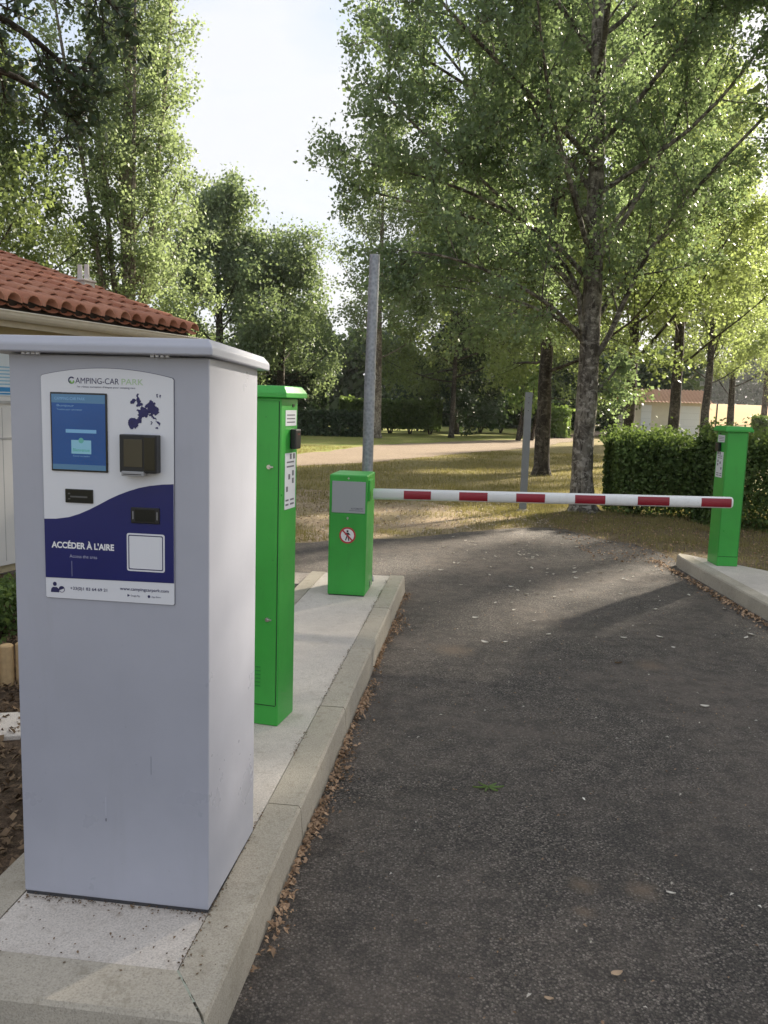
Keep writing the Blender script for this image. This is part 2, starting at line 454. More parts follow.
sheet('dirt', [(1.9, 10.8), (2.4, 10.6), (2.9, 9.9), (3.1, 8.9), (3.6, 7.6), (9, 5), (9, 10.2), (5.4, 11.2), (4.2, 12.4), (3.4, 13.3), (2.7, 12.8), (2.2, 11.6)], .0045, earthy('bare_earth', (.19, .145, .10), (.22, .175, .10), (.075, .055, .038), (.33, .26, .17), 22), .10, .3, 8)
sheet('road', [(-1.6, -6), (-1.6, 1.6), (-1.2, 2.2), (-.9, 5.2), (-1.0, 7.0), (-3.5, 7.2), (-4.5, 8.6), (-.97, 9.28), (.59, 10.08), (1.3, 10.62), (1.8, 10.98), (2.25, 11.1), (2.5, 10.95), (2.72, 10.3), (3.12, 9.95), (3.25, 9.4), (3.27, 9.0), (3.22, 8.6), (3.2, 6), (3.2, -6)], .006, MAT['asphalt'], .03, .16, 9)
sheet('soil_bed', [(-1.25, -3), (-1.14, 2.2), (-1.0, 4.2), (-.82, 6.6), (-2.2, 7.2), (-3.4, 7.2), (-5, 3), (-5, -3)], .010, MAT['soil'], .03, .3, 10)

# wheat field rising gently to the right, far away
def field():
    bm = bmesh.new()
    xs = np.linspace(20, 170, 16); ys = [62, 70, 85, 105, 130, 165, 200]
    zs = [.02, .55, 1.1, 1.9, 2.7, 3.5, 3.6]
    V = [[bm.verts.new((x + (y - 62) * .12, y, z * min(1, max(0.02, (x - 17) / 9)) + .1 * math.sin(x * .23 + y))) for x in xs] for y, z in zip(ys, zs)]
    for i in range(len(ys) - 1):
        for j in range(len(xs) - 1):
            bm.faces.new((V[i][j], V[i][j + 1], V[i + 1][j + 1], V[i + 1][j]))
    tag(obj('field', bm, MAT['wheat'], smooth=True), kind='structure')
field()

# ------------------------------------------------------------------ barrier island (kerb + slab)
ISL = Matrix.Translation((-.397, 1.78, 0)) @ Matrix.Rotation(-.114, 4, 'Z')
HK = .15
def isl_obj(name, bm, m):
    bmesh.ops.transform(bm, matrix=ISL, verts=bm.verts)
    return obj(name, bm, m)

def kerb_run(bm, pts_in, pts_out, h, face_bat=.014, cham=.009):
    """pts_in/out: inner and outer top-edge polylines (2D), builds a kerb with chamfered outer arris and joints"""
    rows = []
    for (ix, iy), (ox, oy) in zip(pts_in, pts_out):
        d = Vector((ox - ix, oy - iy)); L = d.length; d /= L
        prof = [(0, -.1), (0, h), (L - cham, h), (L - .004, h - cham * .8), (L, h - cham * 1.3), (L + face_bat, -.05)]
        rows.append([bm.verts.new((ix + d.x * t, iy + d.y * t, z)) for t, z in prof])
    fs = []
    for a, b in zip(rows[:-1], rows[1:]):
        for k in range(len(a) - 1):
            fs.append(bm.faces.new((a[k], a[k + 1], b[k + 1], b[k])))
    fs.append(bm.faces.new(rows[0])); fs.append(bm.faces.new(rows[-1]))
    bmesh.ops.recalc_face_normals(bm, faces=bm.faces)

KW, LW, FW = .125, -.83, .155
bm = bmesh.new()
g_ = .0035
# front stone, right stones (1 m each, mitred at the corner), left stones
kerb_run(bm, [(LW + KW + .0, FW), (-KW - .004, FW)], [(LW, 0), (-.006, 0)], HK)
segs = [(FW + .002, 1.07), (1.07, 2.07), (2.07, 3.07), (3.07, 4.07), (4.07, 5.22)]
for i, (a, b) in enumerate(segs):
    o0 = .004 if i == 0 else a + g_
    kerb_run(bm, [(-KW, a + g_), (-KW, b - g_)], [(0, o0), (0, b - g_)], HK + random.uniform(-.002, .002))
for i, (a, b) in enumerate(segs):
    o0 = .004 if i == 0 else a + g_
    kerb_run(bm, [(LW + KW, b - g_), (LW + KW, a + g_)], [(LW, b - g_), (LW, o0)], HK + random.uniform(-.004, .001))
isl_obj('kerb', bm, MAT['kerb'])['kind'] = 'structure'
bm = bmesh.new()
bx(bm, LW + KW + .004, -KW - .004, FW + .004, 5.2, -.1, HK - .004)
isl_obj('pavement', bm, MAT['slab'])['kind'] = 'structure'
# mortar in the joints
bm = bmesh.new()
for _, b in segs[:-1]:
    bx(bm, -KW + .003, -.006, b - .004, b + .004, -.05, HK - .012)
isl_obj('kerb_mortar', bm, plain('mortar', (.30, .31, .26), .9, 0, .2, 60))['kind'] = 'structure'
bm = bmesh.new()
a_, b_ = Vector((-KW - .003, FW + .003)), Vector((-.004, .004))
nn = Vector((b_.y - a_.y, a_.x - b_.x)).normalized() * .006
for t in range(9):
    q0 = a_.lerp(b_, t / 9.0); q1 = a_.lerp(b_, (t + 1) / 9.0)
    w0 = .55 + .35 * math.sin(t * 2.1); w1 = .55 + .35 * math.sin((t + 1) * 2.1)
    zt = HK - .0015 - (0.012 if t > 6 else 0); zb = HK - .0015 - (.012 if t > 5 else 0)
    v = [bm.verts.new((*(q0 - nn * w0), zb)), bm.verts.new((*(q0 + nn * w0), zb)), bm.verts.new((*(q1 + nn * w1), zt)), bm.verts.new((*(q1 - nn * w1), zt))]
    bm.faces.new(v)
isl_obj('mitre_mortar', bm, plain('pale_mortar', (.36, .38, .31), .9, 0, .25, 80))['kind'] = 'structure'
bm = bmesh.new(); poly_prism(bm, [(-1.35, 4.9), (LW - .006, 4.9), (LW - .006, 5.35), (-1.3, 5.35)], -.05, .10)
isl_obj('pavement', bm, MAT['aggregate'])['kind'] = 'structure'

# right hand island
bm = bmesh.new()
fr = [(3.06, -6), (3.08, 2), (3.10, 6.0), (3.13, 8.0), (3.14, 8.45), (3.165, 8.60), (3.21, 8.66)]
bk = [(3.19, -6), (3.21, 2), (3.23, 6.0), (3.26, 8.0), (3.265, 8.40), (3.275, 8.45), (3.285, 8.475)]
kerb_run(bm, bk, fr, .13, .014, .010)
tag(obj('kerb', bm, MAT['kerb']), kind='structure')
bm = bmesh.new()
poly_prism(bm, [(3.194, -6), (3.214, 2), (3.234, 6.0), (3.264, 8.0), (3.269, 8.40), (3.29, 8.47), (3.24, 8.64), (3.75, 7.86), (4.15, 7.2), (4.25, 6), (4.25, -6)], -.05, .127)
tag(obj('pavement', bm, MAT['slab']), kind='structure')

# ------------------------------------------------------------------ payment kiosk
KX, KY, KD, KH, KT = .5724, 0, .4551, 1.6, .1258
aK = Vector((math.sin(KT), math.cos(KT), 0)); bK = Vector((math.cos(KT), -math.sin(KT), 0))
kc = Vector((-.4767, 2.1921, HK - .004)) - bK * (KX / 2) + aK * (KD / 2)
kiosk = thing('payment_kiosk', 'tall lilac grey payment kiosk with screen and navy and white front panel', 'kiosk', kc, -KT)
hx, hy = KX / 2, KD / 2
bm = bmesh.new()
bx(bm, -hx, hx, -hy, hy, 0.012, KH, .004, 2)
obj('cabinet_body', bm, MAT['kiosk'], kiosk, False)
bm = bmesh.new(); bx(bm, -hx + .004, hx - .004, -hy + .004, hy - .004, 0, .0125)
obj('base_plate', bm, plain('dark_base', (.05, .05, .055), .8), kiosk)
# lid: lip + chamfered crown, dropping slightly to the back
bm = bmesh.new()
def lid(bm, x0, x1, y0, y1, z0, lip, rise, inset, back_drop=0.0, bev=.004):
    pr = [(0, z0), (0, z0 + lip), (inset, z0 + lip + rise)]
    rows = []
    for ins, z in pr:
        rows.append([bm.verts.new((x, y, z - (back_drop if y > 0 and z > z0 - 1 else 0))) for x, y in ((x0 + ins, y0 + ins), (x1 - ins, y0 + ins), (x1 - ins, y1 - ins), (x0 + ins, y1 - ins))])
    for a, b in zip(rows[:-1], rows[1:]):
        for k in range(4):
            bm.faces.new((a[k], a[(k + 1) % 4], b[(k + 1) % 4], b[k]))
    bm.faces.new(rows[-1]); bm.faces.new(rows[0][::-1])
    bmesh.ops.bevel(bm, geom=list(bm.edges), offset=bev, segments=2, profile=.5, affect='EDGES')
lid(bm, -hx - .055, hx + .026, -hy - .05, hy + .05, KH + .004, .022, .022, .016, .016)
obj('lid', bm, MAT['kiosk'], kiosk)
bm = bmesh.new(); bx(bm, -hx + .02, hx - .02, -hy + .02, hy - .02, KH - .02, KH + .012)
obj('lid_seal', bm, MAT['black'], kiosk)
# front panel
def U(u): return u - hx
yf = -hy
def decal(pts, y, m, name, parent, th=.0008):
    bm = bmesh.new(); poly_prism(bm, [(U(u), z) for u, z in pts], y, y - th, 'y')
    return obj(name, bm, m, parent)
pl, pr_, pb, pt = .095, .474, .921, 1.543
def arch(u):
    t = (u - .2845) / ((pr_ - pl) / 2)
    return 1.543 + .0225 * (1 - t * t)
top = [(u, arch(u)) for u in np.linspace(pr_ - .004, pl + .004, 24)]
outline = [(pl + .003, pb), (pr_ - .003, pb), (pr_, pb + .003)] + [(pr_, arch(pr_) - .004)] + top + [(pl, arch(pl) - .004), (pl, pb + .003)]
bm = bmesh.new()
ctr = (.2845, 1.24)
poly_prism(bm, [(U(ctr[0] + (u - ctr[0]) * 1.007), ctr[1] + (z - ctr[1]) * 1.004) for u, z in outline], yf - .0002, yf - .0022, 'y')
obj('panel_gasket', bm, plain('grey_gasket', (.10, .10, .13), .6), kiosk)
bm = bmesh.new(); poly_prism(bm, [(U(u), z) for u, z in outline], yf - .0006, yf - .004, 'y')
panel = obj('front_panel', bm, MAT['white_vinyl'], kiosk)
Y1 = yf - .0042
wave = [(.0955, 1.146), (.13, 1.1475), (.169, 1.1540), (.20, 1.1645), (.229, 1.1777), (.26, 1.194), (.288, 1.2095), (.316, 1.223), (.346, 1.2350), (.375, 1.2445), (.404, 1.2512), (.44, 1.2565), (.4735, 1.259)]
decal([(.0955, .979), (.4735, .983)] + wave[::-1], Y1, MAT['navy'], 'navy_graphic', panel)
Y2 = Y1 - .0011
# lettering, each line a piece of its own
def ptext(body, u0, u1, zb, y, h, m, parent, bold=0.0, name='lettering'):
    bm = bmesh.new(); text_bm(bm, body, U(u0), U(u1), zb, y, h, bold)
    return obj(name, bm, m, parent)
YT = Y1 - .0005
INK_PG = plain('pale_green_ink', (.42, .58, .36), .45)
ptext('AMPING-CAR', .1955, .3205, 1.5235, YT, .0165, MAT['ink'], panel, .0)
ptext('PARK', .328, .3895, 1.5235, YT, .0165, INK_PG, panel)
ptext('1er r\u00e9seau europ\u00e9en d\u2019\u00e9tapes pour camping-cars', .2006, .3667, 1.5128, YT, .0052, MAT['ink'], panel)
ptext('+33(0)1 83 64 69 21', .168, .278, .9475, YT, .0088, MAT['ink'], panel, .012)
ptext('www.campingcarpark.com', .3155, .458, .9555, YT, .0090, MAT['ink'], panel, .012)
ptext('Google Play', .3475, .3745, .9385, YT, .0052, MAT['ink'], panel)
ptext('App Store', .408, .4345, .9385, YT, .0052, MAT['ink'], panel)
def ring(bm, cu, cz, r0, r1, y, a0=0, a1=360, n=28):
    vs = []
    for k in range(n + 1):
        a = math.radians(a0 + (a1 - a0) * k / n)
        vs.append((bm.verts.new((U(cu) + r0 * math.cos(a), y, cz + r0 * math.sin(a))), bm.verts.new((U(cu) + r1 * math.cos(a), y, cz + r1 * math.sin(a)))))
    for A, B in zip(vs[:-1], vs[1:]): bm.faces.new((A[0], A[1], B[1], B[0]))
bm = bmesh.new(); ring(bm, .1845, 1.5315, .0062, .0098, YT, 40, 335)
obj('logo_letter', bm, MAT['ink'], panel)
bm = bmesh.new(); ring(bm, .186, 1.5285, .0025, .0062, YT - .0004, 150, 395)
obj('logo_leaf', bm, MAT['ink_green'], panel)
ptext("ACC\u00c9DER \u00c0 L'AIRE", .1155, .3005, 1.0660, Y2, .0175, MAT['ink_white'], panel, .035)
ptext('Access the area', .1685, .2505, 1.0395, Y2, .0098, MAT['ink_pale'], panel)
bm = bmesh.new(); bx(bm, U(.1742), U(.1752), Y2 - .0003, Y2, .986, 1.030)
obj('drip_mark', bm, MAT['ink_pale'], panel)
# map of western Europe
shapes = [
    [(.346, 1.425), (.350, 1.434), (.362, 1.435), (.372, 1.433), (.384, 1.430), (.382, 1.421), (.374, 1.414), (.368, 1.407), (.358, 1.405), (.349, 1.409), (.345, 1.415)],
    [(.372, 1.433), (.3755, 1.449), (.369, 1.455), (.371, 1.459), (.381, 1.458), (.388, 1.466), (.393, 1.464), (.401, 1.458), (.403, 1.449), (.402, 1.440), (.395, 1.437), (.388, 1.438), (.384, 1.431)],
    [(.393, 1.465), (.395, 1.472), (.402, 1.475), (.405, 1.482), (.412, 1.485), (.417, 1.478), (.423, 1.477), (.424, 1.468), (.432, 1.461), (.434, 1.452), (.427, 1.446), (.417, 1.446), (.410, 1.449), (.404, 1.449), (.402, 1.458)],
    [(.405, 1.448), (.414, 1.4475), (.418, 1.440), (.426, 1.433), (.433, 1.427), (.437, 1.424), (.4365, 1.419), (.433, 1.414), (.431, 1.421), (.424, 1.427), (.416, 1.434), (.410, 1.441)],
    [(.369, 1.466), (.372, 1.475), (.370, 1.482), (.369, 1.494), (.373, 1.501), (.378, 1.499), (.377, 1.490), (.381, 1.483), (.386, 1.475), (.387, 1.469), (.379, 1.466)],
    [(.353, 1.473), (.354, 1.481), (.360, 1.487), (.367, 1.485), (.366, 1.477), (.361, 1.472)],
    [(.4265, 1.492), (.428, 1.501), (.4305, 1.500), (.430, 1.491)], [(.434, 1.493), (.437, 1.499), (.439, 1.496), (.437, 1.490)],
    [(.422, 1.412), (.430, 1.411), (.4285, 1.407), (.423, 1.408)], [(.409, 1.426), (.4115, 1.428), (.412, 1.419), (.4095, 1.418)]]
bm = bmesh.new()
def rough_coast(P, it=3, amp=.22):
    rr = RS(len(P) * 7)
    for _ in range(it):
        Q = []
        for a, b in zip(P, P[1:] + P[:1]):
            dx, dz = b[0] - a[0], b[1] - a[1]; t = rr.normal(0, amp)
            Q += [a, ((a[0] + b[0]) / 2 - dz * t, (a[1] + b[1]) / 2 + dx * t)]
        P = Q
    return P
for s_ in [rough_coast(q) for q in shapes]: poly_prism(bm, [(U(u), z) for u, z in s_], Y1, Y1 - .0006, 'y')
bmesh.ops.triangulate(bm, faces=[f for f in bm.faces if len(f.verts) > 4])
obj('map_graphic', bm, plain('map_ink', (.018, .016, .10), .45, 0, .5, 120), panel)
# person and globe pictogram
bm = bmesh.new()
poly_prism(bm, rrect(U(.1165), U(.1275), .955, .967, .0054, 4), Y1, Y1 - .0006, 'y')
poly_prism(bm, [(U(.1095), .937), (U(.1345), .937), (U(.133), .947), (U(.128), .952), (U(.116), .952), (U(.111), .947)], Y1, Y1 - .0006, 'y')
ring(bm, .1425, .9465, .0, .0092, Y1 - .0006, 20, 200, 14)
ring(bm, .1425, .9465, .0078, .0092, Y1 - .0008, 0, 360, 24)
obj('helpline_icon', bm, MAT['ink'], panel)
bm = bmesh.new()
poly_prism(bm, [(U(.3375), .937), (U(.3375), .945), (U(.3445), .941)], Y1, Y1 - .0006, 'y')
obj('store_icon', bm, MAT['ink'], panel)
bm = bmesh.new()
poly_prism(bm, rrect(U(.397), U(.404), .937, .945, .003, 3), Y1, Y1 - .0006, 'y')
obj('store_icon', bm, MAT['ink'], panel)
# square white code label, left blank, with dark keyline
decal([(u + hx, z) for u, z in rrect(U(.338), U(.4475), 1.0115, 1.1180, .006)], Y1 - .0009, MAT['white_vinyl'], 'code_label', panel)
bm = bmesh.new()
o_, i_ = rrect(U(.3425), U(.443), 1.016, 1.1135, .004), rrect(U(.3452), U(.4403), 1.0187, 1.1108, .003)
A = [bm.verts.new((x, Y1 - .0020, z)) for x, z in o_]; B = [bm.verts.new((x, Y1 - .0020, z)) for x, z in i_]
for k in range(len(A)): bm.faces.new((A[k], A[(k + 1) % len(A)], B[(k + 1) % len(A)], B[k]))
obj('label_keyline', bm, MAT['ink'], panel)
# touch screen
def screen_mat():
    m, nt = M('screen_blue')
    g = noise(nt, 3.0, 3, .5, stretch=(1, 1, 1))
    c = mix(nt, g, (.004, .022, .085), (.008, .045, .15))
    p = nt.nodes['Principled BSDF']
    nt.links.new(c, p.inputs['Base Color']); nt.links.new(c, p.inputs['Emission Color']); p.inputs['Emission Strength'].default_value = .28
    p.inputs['Roughness'].default_value = .14
    return m
bm = bmesh.new(); bx(bm, U(.1225), U(.2865), yf - .0085, yf - .003, 1.2825, 1.4985, .002)
scr = obj('screen', bm, MAT['blackgloss'], kiosk)
bm = bmesh.new(); bx(bm, U(.1275), U(.2820), yf - .0094, yf - .0086, 1.2875, 1.4935)
obj('display', bm, screen_mat(), scr)
def glow(name, col, e):
    m, nt = M(name); p = nt.nodes['Principled BSDF']
    p.inputs['Base Color'].default_value = (*[v * .3 for v in col], 1); p.inputs['Emission Color'].default_value = (*col, 1)
    p.inputs['Emission Strength'].default_value = e; p.inputs['Roughness'].default_value = .2
    return m
YS = yf - .0096
hb = glow('screen_header_blue', (.07, .17, .30), .17)
for z0, z1 in ((1.4700, 1.4935), (1.2875, 1.302)):
    bm = bmesh.new(); bx(bm, U(.1275), U(.282), YS - .0002, YS, z0, z1); obj('screen_band', bm, hb, scr)
bm = bmesh.new(); bx(bm, U(.1675), U(.256), YS - .0002, YS, 1.389, 1.3985)
obj('screen_button', bm, glow('screen_button_blue', (.16, .36, .58), .17), scr)
bm = bmesh.new(); bx(bm, U(.183), U(.2405), YS - .0002, YS, 1.332, 1.3695)
obj('screen_card', bm, glow('screen_card_blue', (.20, .42, .55), .17), scr)
cg = glow('screen_card_green', (.10, .34, .30), .17)
ptext('Bienvenue', .1875, .236, 1.3385, YS - .0006, .009, cg, scr, .02)
bm = bmesh.new(); ring(bm, .2118, 1.3685, 0, .0075, YS - .0006); obj('screen_card_mark', bm, cg, scr)
stx = glow('screen_text', (.18, .34, .55), .17)
ptext('Bonjour', .143, .193, 1.4600, YS - .0006, .006, stx, scr); ptext('Touchez pour commencer', .143, .217, 1.4500, YS - .0006, .005, stx, scr)
ptext('CAMPING-CAR PARK', .137, .225, 1.478, YS - .0006, .008, stx, scr); ptext('Carte accept\u00e9e', .188, .236, 1.324, YS - .0006, .0045, stx, scr)
# card reader standing proud
bm = bmesh.new()
bx(bm, U(.3325), U(.4375), yf - .034, yf - .003, 1.288, 1.391, .003)
reader = obj('card_reader', bm, MAT['black'], kiosk)
bm = bmesh.new(); bx(bm, U(.3455), U(.3985), yf - .0352, yf - .034, 1.304, 1.379, .0005)
obj('reader_window', bm, MAT['darkglass'], reader)
bm = bmesh.new(); bx(bm, U(.404), U(.4345), yf - .0375, yf - .034, 1.296, 1.386, .001)
obj('reader_guard', bm, MAT['blackgloss'], reader)
bm = bmesh.new(); bx(bm, U(.340), U(.403), yf - .040, yf - .012, 1.279, 1.2925, .002)
lipo = obj('reader_lip', bm, MAT['grey_plastic'], reader)
bm = bmesh.new(); bx(bm, U(.346), U(.397), yf - .0408, yf - .0398, 1.2835, 1.2855)
obj('reader_slot', bm, MAT['black'], reader)
bm = bmesh.new(); bx(bm, U(.1605), U(.2415), yf - .008, yf - .003, 1.195, 1.2335, .0015)
sl = obj('ticket_slot', bm, MAT['blackgloss'], kiosk)
bm = bmesh.new(); bx(bm, U(.176), U(.226), yf - .0088, yf - .0080, 1.2105, 1.2145); bx(bm, U(.1695), U(.1755), yf - .0086, yf - .008, 1.219, 1.2225); bx(bm, U(.1695), U(.1755), yf - .0086, yf - .008, 1.2045, 1.2075)
obj('slot_marks', bm, plain('slot_mark', (.10, .10, .10), .5), sl)
bm = bmesh.new(); bx(bm, U(.3515), U(.434), yf - .0085, yf - .003, 1.1465, 1.191, .002)
b2 = obj('barcode_reader', bm, MAT['black'], kiosk)
bm = bmesh.new(); bx(bm, U(.3645), U(.421), yf - .0092, yf - .0085, 1.152, 1.186, .0006)
obj('reader_window', bm, MAT['blackgloss'], b2)
for u in (.3582, .4275):
    bm = bmesh.new(); bx(bm, U(u) - .0012, U(u) + .0012, yf - .0091, yf - .0087, 1.158, 1.180)
    obj('reader_side_mark', bm, MAT['grey_plastic'], b2)
# a dried drip and a scuff low on the front
bm = bmesh.new(); bx(bm, U(.2605), U(.2625), yf - .0006, yf, .275, .335)
body_ = [c for c in kiosk.children if c.name.startswith('cabinet_body')][0]
obj('drip_mark', bm, plain('dried_drip', (.46, .47, .54), .5), body_)
bm = bmesh.new(); poly_prism(bm, rrect(U(.2595), U(.2635), .258, .268, .0018, 3), yf, yf - .0006, 'y')
obj('scuff', bm, plain('scuff_grey', (.16, .16, .19), .6), body_)
bm = bmesh.new(); bx(bm, U(.400), U(.4012), yf - .0006, yf, .415, .470)
obj('scratch', bm, plain('scratch_grey', (.25, .26, .31), .6), body_)
# two rows of little white blocks under the lid
for u0, u1 in ((.055, .115), (.42, .475)):
    bm = bmesh.new()
    for k in range(4): bx(bm, U(u0 + k * .014), U(u0 + k * .014 + .009), -hy - .030, -hy - .022, KH - .0025, KH + .0035, .001)
    obj('lid_block', bm, MAT['white_vinyl'], kiosk)
# ------------------------------------------------------------------ green cabinets
def cabinet(name, label, loc, rot, wx, dy, h, side):
    """box-shaped green terminal; x = width of the face towards the camera, side=+1: terminal face on +x"""
    t = thing(name, label, 'access terminal', loc, rot)
    a, b = wx / 2, dy / 2
    bm = bmesh.new(); bx(bm, -a, a, -b, b, 0, h - .03, .006)
    obj('cabinet_body', bm, MAT['green'], t)
    bm = bmesh.new()
    lid(bm, -a - .035, a + .035, -b - .03, b + .03, h - .03, .022, .030, .020, 0, .004)
    obj('lid', bm, MAT['green'], t)
    # door towards the camera, shadow gap around it
    bm = bmesh.new(); bx(bm, -a + .006, a - .011, -b - .0035, -b + .002, .10, h - .045, .0015)
    door = obj('door', bm, MAT['green'], t)
    bm = bmesh.new()
    bx(bm, a - .0105, a - .0065, -b - .0006, -b + .003, .10, h - .045)
    bx(bm, -a + .006, a - .011, -b - .0006, -b + .003, .095, .0995)
    obj('door_gap', bm, plain('shadow_gap', (.012, .05, .015), .8), t)
    s = side
    bm = bmesh.new()
    def nb(bm, y0, y1, z0, z1, th, o=0.0): bx(bm, *sorted((s * (a + o), s * (a + o + th))), y0, y1, z0, z1)
    nb(bm, -b * .5, b * .78, h * .755 - .155, h * .755 + .10, .0015)
    n1 = obj('notice', bm, plain('notice_paper', (.66, .67, .72), .4, 0, .04), t)
    def mark(nm, par, y0, y1, z0, z1):
        bm = bmesh.new(); nb(bm, y0, y1, z0, z1, .0006, .0018); obj(nm, bm, MAT['ink_grey'], par)
    for z in (.055, .035): mark('printed_line', n1, -b * .3, b * .55, h * .755 + z, h * .755 + z + .007)
    for k, (y, z) in enumerate(((.05, .072), (.45, .072), (-.1, -.02), (.35, -.04), (.35, -.005), (-.35, -.075))):
        mark('pictogram', n1, b * y, b * (y + .2), h * .755 + z, h * .755 + z + .024)
    for z in (-.118, -.138):
        mark('printed_line', n1, -b * .4, -b * .05, h * .755 + z, h * .755 + z + .008); mark('printed_line', n1, b * .15, b * .6, h * .755 + z, h * .755 + z + .008)
    bm = bmesh.new(); nb(bm, -b * .5, b * .8, h * .905 - .008, h * .905 + .062, .0015)
    n2 = obj('notice', bm, plain('notice_paper_top', (.66, .67, .72), .4, 0, .04), t)
    for z in (.006, .022, .038): mark('printed_line', n2, -b * .35, b * .6, h * .905 + z, h * .905 + z + .005)
    bm = bmesh.new(); nb(bm, b * .05, b * .72, h * .85 - .028, h * .85 + .062, .030)
    bmesh.ops.bevel(bm, geom=list(bm.edges), offset=.006, segments=2, profile=.5, affect='EDGES')
    rd = obj('badge_reader', bm, MAT['black'], t)
    bm = bmesh.new(); nb(bm, b * .28, b * .5, h * .85 + .036, h * .85 + .042, .001, .030)
    obj('reader_light', bm, plain('reader_light', (.18, .02, .02), .3), rd)
    bm = bmesh.new(); nb(bm, b * .3, b * .5, h * .955, h * .955 + .012, .004)
    obj('vent_slot', bm, MAT['black'], t)
    return t, door, a, b

t1, d1, a1, b1 = cabinet('access_terminal', 'tall green metal access terminal with two silver locks beside the grey kiosk', (0, 0, 0), 0, .30, .20, 1.535, 1)
ax = Vector((math.cos(.26), -math.sin(.26), 0)); ay = Vector((math.sin(.26), math.cos(.26), 0))
t1.location = Vector((-.463, 3.58, HK - .004)) - ax * .15 + ay * .10; t1.rotation_euler.z = -.26
for z in (1.20, .505):
    bm = bmesh.new()
    cyl(bm, (.098, -b1 - .003, z), (.098, -b1 - .012, z), .0105, .010, 18)
    cyl(bm, (.098, -b1 - .012, z), (.098, -b1 - .0165, z), .006, .0055, 12)
    bx(bm, .100, .119, -b1 - .0125, -b1 - .009, z - .0035, z + .0035, .001)
    obj('lock', bm, MAT['metal'], d1)
bm = bmesh.new()
for k in range(6): bx(bm, .04, .066, -b1 - .0055, -b1 - .003, .185 + k * .018, .190 + k * .018)
obj('door_louvres', bm, plain('louvre_green', (.015, .20, .03), .5), d1)

t2, d2, a2, b2_ = cabinet('access_terminal', 'green terminal post standing on the right hand kerb before the hedge', (0, 0, 0), 0, .205, .26, 1.37, -1)
t2.location = (3.452, 8.13, .127); t2.rotation_euler.z = -.02
for ch in list(d2.children): pass

# ------------------------------------------------------------------ barrier
BW, BD, BH = .295, .40, .945
th = .1258
aB = Vector((math.sin(th), math.cos(th), 0)); bB = Vector((math.cos(th), -math.sin(th), 0))
bc = Vector((-.1309, 6.1573, HK - .004)) - bB * (BW / 2) + aB * (BD / 2)
bar = thing('barrier', 'automatic car barrier in a short green housing with lowered red and white arm', 'barrier', bc, -th)
bm = bmesh.new(); bx(bm, -BW / 2, BW / 2, -BD / 2, BD / 2, .006, BH, .010, 3)
obj('housing', bm, MAT['green'], bar)
bm = bmesh.new(); bx(bm, -BW / 2 + .008, BW / 2 - .008, -BD / 2 + .008, BD / 2 - .008, 0, .0075)
obj('base_plate', bm, MAT['black'], bar)
yb = -BD / 2
bm = bmesh.new(); bx(bm, -BW / 2 + .010, BW / 2 - .010, yb - .0035, yb + .001, .030, .645, .0015)
bd = obj('door', bm, MAT['green'], bar)
bm = bmesh.new(); bx(bm, -BW / 2 + .022, BW / 2 - .014, yb - .006, yb + .001, .652, .895, .002)
pp = obj('logo_plate', bm, MAT['plate'], bar)
bm = bmesh.new(); text_bm(bm, 'AUTOMATIC', .022, .118, .681, yb - .0066, .014, .02); bx(bm, .010, .122, yb - .0066, yb - .0061, .670, .6735)
obj('plate_lettering', bm, MAT['ink_grey'], pp)
bm = bmesh.new(); cyl(bm, (0, yb - .0035, .612), (0, yb - .010, .612), .0085, .008, 14); bx(bm, -.0035, .0035, yb - .012, yb - .009, .600, .622, .001)
obj('lock', bm, MAT['metal'], bd)
bm = bmesh.new(); cyl(bm, (0, yb - .0003, .918), (0, yb - .006, .918), .0075, .007, 14)
obj('screw', bm, MAT['metal'], bar)
# no pedestrians sign
cx_, cz_, R_ = .002, .478, .064
def disc(bm, r, y0, y1, cx=cx_, cz=cz_, n=40): cyl(bm, (cx, y0, cz), (cx, y1, cz), r, r, n)
bm = bmesh.new(); disc(bm, R_, yb - .0036, yb - .0048)
sg = obj('no_pedestrians_sign', bm, MAT['signred'], bar)
bm = bmesh.new(); disc(bm, R_ * .80, yb - .0049, yb - .0056); obj('sign_face', bm, plain('sign_white', (.72, .70, .70), .4, 0, .04), sg)
bm = bmesh.new()
yy = yb - .0060
poly_prism(bm, [(cx_ + .0085 * math.cos(k * .7854), cz_ + .033 + .0085 * math.sin(k * .7854)) for k in range(8)], yy, yy - .0006, 'y')
for P in ([(-.010, .022), (.011, .022), (.009, -.006), (-.008, -.006)], [(.010, .021), (.024, .004), (.020, .000), (.006, .014)], [(-.009, .021), (-.021, .006), (-.018, .001), (-.006, .013)],
          [(-.008, -.006), (.001, -.006), (-.010, -.040), (-.018, -.037)], [(.000, -.006), (.009, -.006), (.016, -.041), (.008, -.042)]):
    poly_prism(bm, [(cx_ + x, cz_ + z) for x, z in P], yy, yy - .0006, 'y')
obj('pedestrian_figure', bm, MAT['black'], sg)
bm = bmesh.new(); s2 = R_ * .80 * .7071; wv = .0042
poly_prism(bm, [(cx_ - s2 - wv, cz_ + s2 - wv), (cx_ - s2 + wv, cz_ + s2 + wv), (cx_ + s2 + wv, cz_ - s2 + wv), (cx_ + s2 - wv, cz_ - s2 - wv)], yy - .0008, yy - .0014, 'y')
obj('sign_slash', bm, MAT['signred'], sg)
